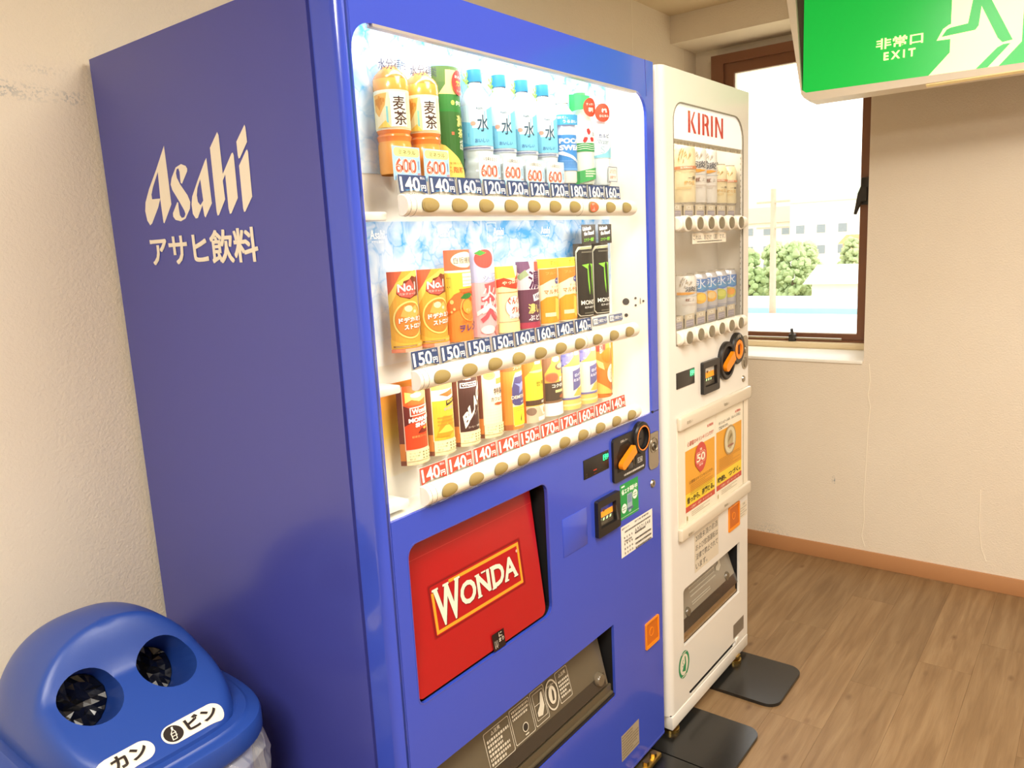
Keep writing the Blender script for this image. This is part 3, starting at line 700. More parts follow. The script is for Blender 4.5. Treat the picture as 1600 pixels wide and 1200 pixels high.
def note_slot(vm_, x0, x1, z0, z1):
    k = MB(); k.prism(rr(x0, x1, z0, z1, .005, 3), [rr(x0+.012, x1-.020, z0+.020, z1-.018, .002, 2)], front(0), -.010, .004, dark)
    k.box(x0+.012, x1-.020, .003, .006, z0+.02, z1-.018, black)
    o = k.build('note_slot', vm_)
    w, h = x1-x0, z1-z0; a, b_ = x0+.013, x1-.021
    d = Decal(lambda u, v, hh: (u, .0018-hh-(z1-v)*.05, v), .0001)
    d.rect(a, b_, z0+.46*h, z1-.020, '#f09a2c', .35); d.text('1000', a+.006, b_-.016, z1-.033, z1-.024, '#5a3510', .03); d.ell((a+b_)/2-.006, z0+.66*h, .006, .006, '#7a4a18')
    d.rect(a, b_, z0+.021, z0+.455*h, '#4a4236'); d.lines(a+.004, b_-.006, z0+.024, z0+.34*h, 3, '#7d7462', .5, 3)
    for j in range(4): d.poly([(a+.004+j*.015, z0+.37*h), (a+.012+j*.015, z0+.37*h), (a+.015+j*.015, z0+.44*h), (a+.007+j*.015, z0+.44*h)], '#bfe6b0', emit=.4)
    d.build('slot_print', o)
    k = MB(); k.prism([(x1-.019, z0+.020), (x1-.010, z0+.020), (x1-.022, z1-.03)], [], front(0), -.0115, -.0095, mat('grey_plastic', '#4a4744')); k.build('slot_guide', o)
note_slot(vm, .646, .748, .737, .826)
d = Decal(on_front(-.0002), .0001); d.rect(.763, .9255, .6445, .7245, '#efe9dc'); d.text('自販機 コーナー', .768, .806, .7145, .7195, '#3d3a36', .03); d.text('お客様相談室', .832, .905, .7155, .7205, '#3d3a36', .03)
d.text('A 9 5 7 1 5 4 8', .832, .912, .690, .6995, '#3d3a36', .01); d.lines(.782, .915, .7025, .711, 1, '#5a564f', .5, 1)
for j, vv in enumerate((.690, .674, .662, .651)):
    for i in range(4): d.rect(.778+i*.012, .781+i*.012, vv, vv+.005, '#3d3a36')
    d.lines(.832, .915, vv-.006, vv+.002, 1, '#4a463f', .6, j)
d.text('緊急連絡先', .777, .812, .682, .687, '#3d3a36', .03); d.build('contact_sticker', vm)
def coin_return(vm_, x0, x1, z0, z1):
    k = MB(); k.prism(rr(x0, x1, z0, z1, .004, 3), [rr(x0+.004, x1-.006, z0+.010, z1-.004, .003, 3)], front(0), -.004, .003, orng)
    m2 = mat('orange_inside', '#c8670c', rough=.5)
    k.add([(x0+.004, -.0006, z1-.004), (x1-.006, -.0006, z1-.004), (x1-.006, -.0030, z0+.010), (x0+.004, -.0030, z0+.010)], [(0, 1, 2, 3)], m2)
    o = k.build('coin_return', vm_)
    k = MB(); c = ((x0+x1)/2-.004, -.0016, (z0+z1)/2+.004); k.lathe([(.012, 0), (.012, -.0010), (.010, -.0010), (.010, 0)], c, orng, 20, axis='y'); k.build('return_mark', o)
coin_return(vm, .873, .947, .347, .421)
d = Decal(on_front(-.0002), .0001); d.rect(.737, .829, .1025, .1745, '#a99a80'); d.lines(.741, .825, .106, .171, 8, '#6d604c', .45, 9); d.build('rating_plate', vm)
# machine lettering on the side
SF = lambda u, v, h: (-.0001-h+.002, u, v)     # side face, u = distance from the front
def side_print():
    d = Decal(lambda u, v, h: (.0017-h, u, v), .0001); c = '#ece4d2'
    for P, H in ASAHI: d.poly(P, c, H)
    for du, dv in ((-.0014, -.0010), (.0014, -.0010), (-.0014, .0010), (.0014, .0010), (0, 0)): d.text('アサヒ飲料', .6105+du, .2530+du, 1.4105+dv, 1.4685+dv, c, .004)
    d.build('maker_lettering', vm)
ASAHI = [([(0.5151, 1.6319), (0.5144, 1.5805), (0.5147, 1.5245), (0.5487, 1.4907), (0.5517, 1.4927), (0.5526, 1.5343), (0.549, 1.5874), (0.5739, 1.5611), (0.583, 1.5479), (0.5828, 1.539), (0.5522, 1.538), (0.5637, 1.5225), (0.5941, 1.4938), (0.6028, 1.4902), (0.6117, 1.5), (0.6152, 1.5183), (0.6098, 1.5347), (0.5899, 1.5586), (0.5531, 1.5928)], []), ([(0.4639, 1.5933), (0.4836, 1.5891), (0.5021, 1.572), (0.5083, 1.5604), (0.505, 1.5503), (0.4845, 1.5267), (0.4716, 1.51), (0.4694, 1.5033), (0.4749, 1.498), (0.4835, 1.4973), (0.4889, 1.5026), (0.4901, 1.5174), (0.4894, 1.5259), (0.493, 1.5269), (0.513, 1.5078), (0.5135, 1.5016), (0.5065, 1.495), (0.4882, 1.4914), (0.4708, 1.4953), (0.4516, 1.5123), (0.4479, 1.524), (0.4542, 1.5365), (0.4748, 1.5575), (0.4835, 1.5703), (0.4847, 1.5789), (0.4807, 1.5857), (0.4748, 1.5868), (0.4717, 1.58), (0.473, 1.5609), (0.4686, 1.5581), (0.4457, 1.5787), (0.4446, 1.5833), (0.4489, 1.5885)], []), ([(0.3782, 1.5951), (0.3772, 1.5165), (0.4032, 1.4928), (0.4061, 1.4961), (0.4085, 1.5152), (0.4284, 1.4939), (0.4358, 1.4932), (0.4438, 1.5021), (0.4445, 1.519), (0.439, 1.533), (0.415, 1.5594), (0.3838, 1.5911)], [[(0.4058, 1.5609), (0.4041, 1.5232), (0.415, 1.5157), (0.4221, 1.5221), (0.423, 1.5341), (0.4179, 1.5467)]]), ([(0.3356, 1.6341), (0.3323, 1.6282), (0.3327, 1.5633), (0.2998, 1.5945), (0.2957, 1.5952), (0.2938, 1.5906), (0.2955, 1.5196), (0.3198, 1.4952), (0.3249, 1.4944), (0.3272, 1.5037), (0.3256, 1.5615), (0.335, 1.5522), (0.3341, 1.5202), (0.3592, 1.4943), (0.3639, 1.4941), (0.3653, 1.5017), (0.3633, 1.6106)], []), ([(0.2534, 1.5955), (0.2515, 1.5914), (0.2533, 1.5185), (0.2776, 1.4954), (0.2816, 1.495), (0.2833, 1.5007), (0.2816, 1.5721), (0.2566, 1.5947)], []), ([(0.2533, 1.6356), (0.2515, 1.6311), (0.2511, 1.6075), (0.2761, 1.5843), (0.2802, 1.5836), (0.2818, 1.5893), (0.2817, 1.6115)], [])]
side_print()

# ------------------------------------------------------------------ display samples in the blue machine
CR, YB, CA = .0345, .0765, math.radians(63)
def card_frame(x, z, H, r=CR, yb=YB):
    def fr(u, v, h):
        a = u*CA-.13; return (x+(r+h)*math.sin(a), yb-(r+h)*math.cos(a), z+v*H)
    return fr
def card(i, z, H, name, label, cat, group, art, base='#f4efe2', dy=0):
    """half-round printed sample card; art draws on it with u from -1 to 1 around and v from 0 to 1 up"""
    x = BX0+PITCH*i; t = thing(name, (x, YB, z), label, cat, group)
    k = MB(); n = 18
    P = [(CR*math.sin(-CA+2*CA*j/n), -CR*math.cos(-CA+2*CA*j/n)) for j in range(n+1)]
    V = [(x+p[0]*s, YB+p[1]*s, zz) for zz in (z, z+H) for s in (1, .95) for p in P]; m = n+1
    F = [(j, j+1, 2*m+j+1, 2*m+j) for j in range(n)]+[(m+j+1, m+j, 3*m+j, 3*m+j+1) for j in range(n)]
    F += [(j+1, j, m+j, m+j+1) for j in range(n)]+[(2*m+j, 2*m+j+1, 3*m+j+1, 3*m+j) for j in range(n)]
    F += [(0, 2*m, 3*m, m), (n, m+n, 3*m+n, 2*m+n)]
    k.add(V, F, pm(base), True)
    k.build('card_shell', t)
    d = Decal(card_frame(x, z, H), .00012, .16); d.h = .0004
    art(d); d.build('printed_art', t)
    return t
def bottle(i, z, prof, ms, name, label, group, art, lid=None, lm=None, H=1, R=.0293, leaf=None):
    x = BX0+PITCH*i; yb = .0545; prof = [(p[0]*.93, p[1]) for p in prof]
    t = thing(name, (x, yb, z), label, 'bottle', group)
    k = MB(); k.lathe([(p[0], p[1]) for p in prof], (x, yb, z), ms[0], 24, sy=.98, ms=ms); k.build('body', t)
    if lid:
        k = MB(); k.lathe(lid, (x, yb, z), lm, 20); k.disc((x, yb, z+lid[-1][1]), lid[-1][0], lm, 20, 'z'); k.build('cap', t)
    def fr(u, v, h):
        a = u*1.40-.88; return (x+(R+h)*math.sin(a), yb-(R+h)*.98*math.cos(a), z+v)
    d = Decal(fr, .00012, .16); art(d); d.build('label', t)
    if leaf:       # printed sprig of leaves on a clear tag left of the cap
        d = Decal(lambda u, v, h: (x+u, yb+.004-h, z+v), .0001)
        for a, b_, q in ((-.019, .181, .6), (-.024, .186, 2.2), (-.016, .188, 1.5), (-.020, .172, -.3), (-.026, .176, 2.8), (-.014, .165, -.9), (-.017, .176, 0)):
            c_, s_ = math.cos(q), math.sin(q); d.poly([(a-.0065*c_, b_-.0065*s_), (a+.003*s_, b_-.003*c_), (a+.0065*c_, b_+.0065*s_), (a-.003*s_, b_+.003*c_)], leaf)
        d.build('leaf_tag', t)
    return t
ROW1, ROW2, ROW3 = 1.541, 1.243, 1.041
PET = mat('clear_bottle', '#f1efe9', rough=.15, coat=.4); PETb = mat('bluish_bottle', '#dfeaf0', rough=.15, coat=.4)
# top shelf -------------------------------------------------------
cap_w = mat('white_cap', '#f3efe6', rough=.35); cap_b = mat('blue_cap', '#3f93c9', rough=.35); og = mat('tea_orange', '#e8823a', rough=.25, coat=.4); lbl = mat('label_cream', '#f6ecc8', rough=.4)
og2 = mat('tea_amber', '#f0a54e', rough=.2, coat=.4)
def art_barley(d):
    d.h = .0006
    d.rect(-.95, .95, .072, .128, '#f7e7b4'); d.poly([(-.8, .125), (-.1, .127), (-.2, .108), (-.5, .09), (-.75, .1)], '#eeb35c'); d.poly([(-.75, .118), (-.3, .12), (-.45, .1)], '#d98d3c')
    for j in range(5): d.ell(-.65+.1*j, .112+.004*(j % 3), .05, .0035, '#d9923f')
    d.rect(.0, .68, .118, .128, '#bfe3ee'); d.rect(.02, .66, .074, .118, '#fbf5e4')
    d.text('麦', .12, .62, .0995, .1215, '#4a2c20', .01); d.text('茶', .14, .66, .076, .0985, '#4a2c20', .01); d.rect(-.16, -.08, .080, .106, '#8ecac0'); d.poly([(-.6, .073), (.0, .073), (-.2, .084)], '#f3c85a')
    d.h = .0020; d.text('水分補給', -.34, .86, .1620, .1790, '#47465f', .004)
prof_b = [(.0285, 0), (.0305, .004), (.0305, .045), (.029, .052), (.0315, .060), (.0285, .064), (.0312, .070), (.0312, .128), (.0315, .132), (.0315, .150), (.028, .157), (.014, .170), (.0135, .176)]
ms_b = [PET, PET, PET, og, og, og2, lbl, lbl, og2, og, PET, PET]
ms_b = [og2, og2, og2, og, og, og, lbl, lbl, og2, og, og, PET, PET]
for i, s in ((0, 'bottle with orange band and brush lettering, first sample on the top shelf'), (1, 'bottle with orange band and brush lettering, second sample on the top shelf')):
    bottle(i, ROW1, prof_b, ms_b, 'drink_bottle', 'white capped '+s, 'barley tea bottles', art_barley, [(.0142, .172), (.0142, .194)], cap_w)
def art_green(d):
    d.rect(-1, 1, 0, 1, '#52743c'); d.rect(-1, 1, .80, .93, '#5c7a42'); d.rect(-1, 1, .93, 1, '#8fd0e8'); d.poly([(-.35, .90), (.25, .90), (.3, .78), (.62, .70), (-.72, .70), (-.38, .78)], '#e3cf86')
    d.rect(-.70, .72, .575, .70, '#377a35'); d.text('伊右', .12, .55, .61, .65, '#eef3d8', .01); d.ell(-.05, .63, .1, .02, '#d9e060'); d.rect(-.74, .74, .555, .575, '#2e7d33')
    d.rect(-.74, .74, .10, .555, '#39682d'); d.rect(-.9, -.74, .1, .6, '#d8d2a0'); d.text('濃い', .12, .62, .43, .53, '#e8df86', .02); d.text('茶', .15, .6, .34, .42, '#e8df86', .02); d.text('お茶', .25, .55, .235, .33, '#f3f1dc', .01)
    d.rect(-.22, -.08, .36, .385, '#e0704a'); d.poly([(-1, .30), (-.55, .27), (.1, .16), (.55, .05), (.6, 0), (-1, 0)], '#f3d56b'); d.text('体脂肪', -.55, .35, .035, .09, '#dd6a35', .02); d.text('を減らす', -.4, .25, .11, .13, '#a0803a', .0)
    d.h = .003; d.ell(.38, .80, .46, .105, '#c73a32'); d.text('飲み', .12, .68, .765, .815, '#f6d44c', .04); d.text('おいしさ', .1, .66, .835, .86, '#f4ded4', .02); d.text('すっきり', .18, .6, .72, .74, '#f4ded4', .0)
card(2, ROW1, .205, 'drink_sample', 'tall dark green tea sample card with a round red seal, on the top shelf', 'display card', None, art_green, '#52743c')
leaf = '#a8d86a'
def art_water(d):
    d.h = .0006
    d.rect(-.95, .95, .058, .131, '#d4ecf6'); d.poly([(-.95, .085), (-.4, .082), (.2, .066), (.7, .0585), (-.95, .0585)], '#59b9e2'); d.poly([(-.95, .105), (-.3, .10), (.4, .12), (.95, .131), (.95, .0585), (-.2, .0585), (-.95, .07)], '#7fcbea')
    d.rect(-.2, .5, .09, .126, '#e6f3f6'); d.text('水', .02, .58, .083, .113, '#39566a', .015); d.ell(-.15, .098, .12, .004, '#e7a08c'); d.text('Asahi', .0, .3, .122, .127, '#4a6a84', .01); d.text('おいしい', -.1, .55, .064, .071, '#4666a0', .01)
    d.rect(-.9, .9, .051, .057, '#c9d3e0'); d.lines(-.8, .8, .052, .056, 1, '#7f87a8', .8, 5)
prof_w = [(.0275, 0), (.030, .004), (.030, .014), (.0288, .018), (.0302, .022), (.0302, .032), (.0288, .036), (.0302, .040), (.0312, .050), (.0312, .132), (.031, .138), (.026, .152), (.013, .168), (.0122, .178)]
for j, i in enumerate((3, 4, 5, 6)):
    bottle(i, ROW1, prof_w, [PETb]*13, 'drink_bottle', ('leftmost', 'second from left', 'third from left', 'rightmost')[j]+' of four blue capped clear water bottles with pale blue labels', 'water bottles', art_water, [(.0135, .174), (.0142, .177), (.0142, .196)], cap_b, leaf='#93cc58')
def art_ion(d):
    d.h = .0006; d.rect(-.95, .95, .032, .100, '#4a8fd6'); d.rect(-.95, .95, .026, .032, '#6fa3df'); d.text('POCARI', -.28, 1.35, .082, .093, '#f4f6f4', .05); d.text('SWEAT', -.28, 1.35, .068, .079, '#f4f6f4', .05)
    d.poly([(-.7, .064), (-.1, .066), (.5, .056), (.9, .046), (.9, .041), (.3, .053), (-.3, .060)], '#eef3f6')
    for t in range(5): d.rect(-.8, .9, .034+.003*t, .0348+.003*t, '#8fb9e8')
    d.h = .0045; d.rect(-.9, .9, .120, .141, '#4aa5dd'); d.text('飲む、', -.3, .2, .132, .138, '#e8f3f6', .01); d.text('うるおい', -.05, .72, .123, .130, '#e8f3f6', .03)
prof_i = [(.0275, 0), (.0305, .004), (.0305, .030), (.0312, .033), (.0312, .100), (.0305, .104), (.0305, .125), (.027, .145), (.013, .163), (.0125, .172)]
lb2 = mat('ion_lilac', '#d9dcf0', rough=.25, coat=.3)
bottle(7, ROW1, prof_i, [PET, PET, lb2, lb2, lb2, lb2, lb2, PET, PET], 'drink_bottle', 'sports drink bottle with blue label and blue neck tag, beside the water bottles', None, art_ion, [(.014, .168), (.014, .188)], cap_w)
def art_cider(d):
    d.h = .0006; d.rect(-.95, .95, .070, .118, '#f6f3ea'); d.rect(-.95, .95, .070, .088, '#3f9a58')
    for t in range(3): d.poly([(-.95+.19*j, .0745+.0045*t+.0012*math.sin(j*1.4)) for j in range(11)]+[(.95-.19*j, .0757+.0045*t+.0012*math.sin((10-j)*1.4)) for j in range(11)], '#e9f1e4')
    for a in range(3):
        an = PI/2+a*2*PI/3; cx, cz = .38+.22*math.cos(an), .101+.0095*math.sin(an)
        d.poly([(cx+.20*math.cos(an+q)*(.62 if abs(q) > 1 else 1), cz+.0088*math.sin(an+q)*(.62 if abs(q) > 1 else 1)) for q in (0, .7, 1.4, 2.8, 3.5, 4.9, 5.6)], '#cf3a3a')
    d.text('三ツ矢', .62, 1.1, .104, .111, '#4a4f86', .02); d.rect(-.95, -.2, .0, .028, '#5fb86f'); d.h = .003; d.poly([(-.2, .002), (.9, .012), (.9, .036), (-.2, .028)], '#4fa862'); d.lines(.1, .8, .014, .030, 3, '#e2efd8', .6, 2)
    d.h = .006; d.poly([(-.6, .192), (.4, .186), (.4, .160), (-.6, .155)], '#3fae62'); d.h = .0075; d.ell(.42, .162, .36, .020, '#d9482f'); d.text('朝', .30, .56, .152, .162, '#f3e9df', .02); d.text('すっきり', .2, .6, .166, .171, '#f3e9df', .01)
prof_c = [(.027, 0), (.0305, .004), (.0312, .030), (.0312, .116), (.029, .135), (.020, .160), (.0125, .178), (.012, .184)]
gb = mat('soda_clear', '#e3ecdf', rough=.12, coat=.5)
bottle(8, ROW1, prof_c, [gb]*7, 'drink_bottle', 'clear soda bottle with green waves and a red three pointed mark on its label', None, art_cider, [(.0135, .180), (.0135, .197)], mat('green_cap', '#4a9a54'))
def art_calp(d):
    d.h = .0006; d.rect(-.95, .95, .060, .118, '#e6f1f4'); d.poly([(-.95, .0605), (.95, .0605), (.95, .088), (.3, .07)], '#8fcfe0'); d.text('カルピ', -.05, .62, .104, .113, '#5a608c', .03); d.text('Water', -.1, .6, .090, .101, '#7f93a6', .0); d.text('S', .05, .3, .070, .086, '#a9c4d2', .0)
    for a, b_ in ((-.5, .11), (-.6, .095), (-.3, .082), (.6, .075), (-.7, .07)): d.ell(a, b_, .05, .0022, '#a9cfe2')
    d.h = .0055; d.ell(.2, .158, .40, .020, '#d9482f'); d.text('桃', .12, .42, .158, .167, '#f3e9df', .02); d.text('ひと休み', .02, .5, .148, .154, '#f3e9df', .01)
bottle(9, ROW1, prof_c, [PETb]*7, 'drink_bottle', 'clear bottle with pale blue label and red oval tag, last sample on the top shelf', None, art_calp, [(.0135, .180), (.0135, .197)], mat('pale_cap', '#c9dfe8'))
# middle shelf ----------------------------------------------------
def art_gold(d):
    d.rect(-1, 1, 0, 1, '#e9ab45'); d.poly([(-1, 1), (-.3, 1), (-.75, .8), (-1, .72)], '#dd6a48'); d.poly([(-1, .7), (-.6, .86), (.2, .99), (1, 1), (1, .93), (.1, .9), (-.5, .78), (-1, .55)], '#f5cf62')
    d.poly([(-.55, .84), (-.35, .80), (-.25, .88), (.05, .90), (.2, .94), (.5, .92), (.95, .95), (.95, .70), (.3, .685), (.0, .655), (-.45, .69), (-.62, .73)], '#7c3a26')
    d.poly([(-.55, .82), (-.2, .84), (.1, .90), (.35, .80), (.4, .72), (.05, .67), (-.4, .69), (-.6, .74)], '#dd5f52'); d.text('No.1', -.55, .42, .745, .845, '#fbe6e0', .03, rise=.02); d.text('元気チャージ', -.5, .4, .705, .738, '#f6c8bc', .01)
    d.poly(ell(-.02, .40, .82, .235, 32), '#f8dc7c', [ell(-.02, .40, .75, .215, 32)]); d.poly(ell(-.02, .40, .72, .205, 32), '#e98a3e'); d.poly([(-.5, .45), (-.3, .58), (-.05, .52), (.3, .58), (.55, .47), (.1, .40)], '#f0b05a')
    d.ell(-.1, .54, .2, .04, '#f8e6b4'); d.ell(.22, .5, .08, .02, '#f8e6b4')
    for o, c in ((.012, '#a8522c'), (0, '#fbf3e6')): d.text('ドデカミン', -.60+o, .75+o, .36-o*.5, .43-o*.5, c, .055, rise=.02); d.text('ストロング', -.38+o, .80+o, .275-o*.5, .345-o*.5, c, .055, rise=.02)
    d.poly([(-1, .17), (-.6, .12), (0, .105), (1, .13), (1, .05), (-1, .05)], '#efb94c'); d.rect(-.9, .2, .062, .085, '#a07238'); d.lines(-.8, .15, .068, .08, 1, '#e8cf9a', .7, 2); d.rect(.25, .9, .07, .09, '#d9c070'); d.rect(-1, 1, 0, .045, '#f0b49a'); d.rect(-1, -.4, 0, .045, '#e58a66')
for i, s in ((0, 'first'), (1, 'second')):
    card(i, ROW2, .138, 'drink_sample', 'golden energy drink sample card with big white lettering, %s on the middle shelf' % s, 'display card', 'golden energy drink cards', art_gold, '#e9ab45')
def art_orange(d):
    d.rect(-1, 1, 0, 1, '#ee8a3c'); d.rect(-1, 1, .78, 1, '#e4704c'); d.ell(.1, .89, .75, .085, '#f7eccb'); d.text('自販機限定', -.52, .95, .85, .92, '#4a4038', .0)
    d.rect(-1, 1, .755, .78, '#f7e6d2'); d.poly([(-1, .755), (1, .755), (1, .57), (.1, .58), (-.6, .52), (-1, .40)], '#f2c64a'); d.text('コクコク', -.9, -.7, .58, .73, '#8a7a3a', -.002); d.rect(-.12, .95, .60, .745, '#f2e8da')
    for t in range(3): d.rect(-.12, .95, .62+.04*t, .63+.04*t, '#d2bea6')
    d.poly([(-.35, .575), (.95, .59), (.95, .55), (-.5, .53), (-.85, .46), (-1, .40), (-1, .30), (.3, .42)], '#e8743a'); d.poly(ell(.22, .36, .55, .145, 28), '#f3b65a', [ell(.22, .36, .5, .132, 28)]); d.ell(.1, .38, .3, .08, '#f2a544')
    d.poly([(-.32, .475), (-.1, .52), (.25, .53), (.5, .505), (.25, .475), (0, .462)], '#3f7d3a'); d.text('オレンジ', -.05, .6, .32, .36, '#f6cf86', .01, rise=.02)
    for a, b_, r in ((-.72, .44, .09), (-.62, .36, .06), (-.75, .33, .05)): d.ell(a, b_, r, r*.26, '#f6c477')
    d.text('つぶつぶ', -.3, .3, .20, .235, '#b4552c', .0); d.text('ヲレンジ', -.42, 1.0, .105, .185, '#6a4c78', .03, rise=.015)
card(2, ROW2, .169, 'drink_sample', 'orange juice sample card with a green leaf and an oval cream badge on top', 'display card', None, art_orange, '#ee8a3c')
def art_peach(d):
    d.rect(-1, 1, 0, 1, '#ecb6b8'); d.rect(-1, 1, .62, 1, '#b9bede'); d.poly([(.5, 1), (1, 1), (1, .84), (.75, .87)], '#5fa65a'); d.ell(-.2, .885, .56, .105, '#df5a50'); d.poly([(-.75, .95), (-.45, .985), (-.1, .95), (-.45, .92)], '#58a04a'); d.rect(.15, .95, .72, .80, '#f0e2e6')
    for o, c in ((.03, '#55506a'), (0, '#faf5f4')): d.text('シュワ桃', -.42+o, 1+o, .625, .70, c, .03, rise=.02)
    d.poly([(-.3, .60), (.9, .64), (.95, .40), (.2, .42), (-.2, .50)], '#dd6464'); d.text('天', -.6, .55, .16, .46, '#d95a62', .05); d.text('炎', -.5, .5, .26, .58, '#f5dcd8', .0)
    d.poly([(-.75, .24), (-.1, .33), (.4, .27), (.85, .16), (.85, .21), (.3, .33), (-.1, .38), (-.75, .29)], '#f6e4df'); d.text('爽ピ', .35, .95, .30, .50, '#f7e9e4', .03); d.ell(.5, .06, .3, .06, '#e98a80'); d.ell(-.2, .08, .4, .05, '#f6e3dc')
card(3, ROW2, .169, 'drink_sample', 'pink peach soda sample card with a red fruit on top', 'display card', None, art_peach, '#ecb6b8')
def art_yog(d):
    d.rect(-1, 1, 0, 1, '#f5dcaa'); d.rect(-1, 1, .82, 1, '#f4e256'); d.poly([(.1, 1), (1, 1), (1, .8), (.3, .84)], '#f7eed0'); d.poly([(-.9, .80), (-.5, .83), (.1, .77), (.45, .86), (.8, .98), (.9, .95), (.7, .75), (.4, .645), (-.1, .665), (-.6, .70), (-.9, .68)], '#df4b34'); d.text('やっぱり', -.6, .5, .715, .775, '#f9e5c4', .02, rise=.03)
    d.rect(-.85, .95, .60, .612, '#df9a5a'); d.poly(ell(.1, .385, .60, .175, 28), '#c9a392', [ell(.1, .385, .57, .167, 28)]); d.poly(ell(.1, .385, .56, .165, 28), '#f8ecdc'); d.text('ぐんぐん', -.36, .75, .42, .53, '#dd4a34', .04, shear=.15); d.text('グルト', -.15, .6, .28, .385, '#dd4a34', .04, shear=.15); d.text('乳酸菌飲料', -.3, .8, .20, .255, '#4a80c0', .05, rise=.015); d.text('乳酸菌飲料', -.3, .8, .20, .255, '#eef4fa', .01, rise=.015)
    d.rect(-.85, .95, .155, .168, '#efb08a'); d.rect(-.85, .95, 0, .15, '#f6e6a2')
card(4, ROW2, .132, 'drink_sample', 'cream yogurt drink sample card with a red ribbon and round emblem', 'display card', None, art_yog, '#f5dcaa')
def art_grape(d):
    d.rect(-1, 1, .55, 1, '#e2c6cf'); d.poly([(-1, 1), (-.3, 1), (-.2, .9), (-.8, .82), (-1, .86)], '#7d5a76'); d.poly([(-1, .78), (-.5, .88), (-.3, .80), (-.8, .72)], '#9cab84'); d.rect(.1, .9, .82, .99, '#d95f50'); d.rect(-1, 1, 0, .58, '#6d4455'); d.text('濃', -.35, .75, .58, .86, '#f4e6ea', .10); d.text('濃', -.35, .75, .58, .86, '#5c3152', .02)
    d.poly([(-.1, .50), (.95, .56), (.95, .44), (-.05, .40)], '#f3eeee'); d.text('Welch', .0, .9, .425, .50, '#6a5570', .02, rise=.03); d.text('濃い', -.42, .5, .215, .37, '#e6cf7c', .02); d.text('ぶどう', -.42, .7, .115, .20, '#f3e6e6', .03); d.ell(.65, .33, .25, .08, '#94687f'); d.rect(-1, 1, 0, .09, '#b1485a')
card(5, ROW2, .138, 'drink_sample', 'dark purple grape drink sample card with one large purple character', 'display card', None, art_grape, '#6d4455')
def art_multi(d):
    d.rect(-1, 1, 0, 1, '#f6e6c2'); d.rect(-1, 1, .86, 1, '#f3e44e'); d.text('すっきり', -.2, .75, .90, .97, '#6f6a2c', .0, rise=.01); d.poly([(-.85, .845), (.95, .855), (.95, .74), (.3, .70), (-.2, .68), (-.85, .60)], '#ee8a3e'); d.text('フルーツ', -.5, .6, .76, .80, '#f6b06a', .0); d.ell(.45, .66, .33, .048, '#5f5a94'); d.text('Bireley', .2, .72, .645, .675, '#e6e4f2', .01)
    d.text('すっきり', -.2, .6, .555, .59, '#d79a52', .0); d.text('マルチビタ', -.62, .85, .46, .535, '#d7854a', .02, rise=.01); d.poly([(-.85, .36), (-.5, .42), (.1, .43), (.7, .40), (.95, .30), (.95, .03), (-.85, .02)], '#efa03a'); d.poly([(.1, .40), (.55, .36), (.6, .1), (.3, .05), (.05, .15)], '#f5c95a'); d.poly([(.5, .18), (.95, .27), (.95, .03), (.45, .03)], '#ea7a34'); d.rect(-.6, .1, .12, .18, '#f7e7b4'); d.ell(.55, .43, .15, .02, '#9fc84a')
for i, s in ((6, 'left'), (7, 'right')):
    card(i, ROW2, .140, 'drink_sample', 'yellow topped orange vitamin drink sample card, %s one of the pair on the middle shelf' % s, 'display card', 'orange vitamin drink cards', art_multi, '#f6e6c2')
def art_energy(d):
    d.rect(-1, 1, 0, 1, '#4a443c'); d.poly([(-.86, .06), (-.7, .02), (.8, .02), (.9, .06), (.9, .92), (.75, .97), (-.7, .96), (-.86, .90)], '#d8d2bc'); d.poly([(-.80, .065), (-.66, .03), (.78, .03), (.86, .065), (.86, .89), (.72, .93), (-.66, .92), (-.80, .88)], '#3c362e'); d.poly([(-.66, .925), (.72, .935), (.6, .955), (-.5, .95)], '#a9b086')
    g = '#8fd14a'
    d.poly([(-.50, .715), (-.1, .725), (.02, .73), (-.05, .69), (.0, .55), (.06, .40), (.04, .30), (-.04, .38), (-.10, .50), (-.12, .66), (-.28, .68)], g); d.poly([(.10, .73), (.48, .72), (.42, .68), (.44, .52), (.40, .42), (.36, .28), (.30, .40), (.26, .54), (.24, .68)], g); d.poly([(.56, .73), (.86, .72), (.82, .6), (.78, .4), (.72, .3), (.70, .5), (.66, .68)], g)
    d.text('MONSTER', -.62, .98, .175, .235, '#efece2', .02); d.text('ENERGY', -.38, .9, .125, .150, '#efece2', .0); d.lines(-.5, .6, .875, .895, 1, '#8a8474', .8, 2); d.lines(-.4, .7, .05, .07, 1, '#8a8474', .8, 4)
for i, s in ((8, 'left'), (9, 'right')):
    t = card(i, ROW2, .168, 'drink_sample', 'black energy drink sample card with green claw marks, %s one of the pair' % s, 'display card', 'black energy drink cards', art_energy, '#4a443c')
    x = BX0+PITCH*i; d = Decal(lambda u, v, h: (x+u, .0445-h, v), .0001); d.mb.box(x-.025, x+.034, .0447, .0455, 1.409, 1.453, pm('#433d36'))
    d.text('Unleash', -.021, .014, 1.4385, 1.4475, '#f0ece4', .03, rise=.003); d.text('the Beast!', -.016, .026, 1.428, 1.437, '#f0ece4', .03, rise=.003); d.text('エナジー炭酸', -.017, .026, 1.414, 1.4225, '#8fd14a', .02, rise=.002); d.build('topper_card', t)
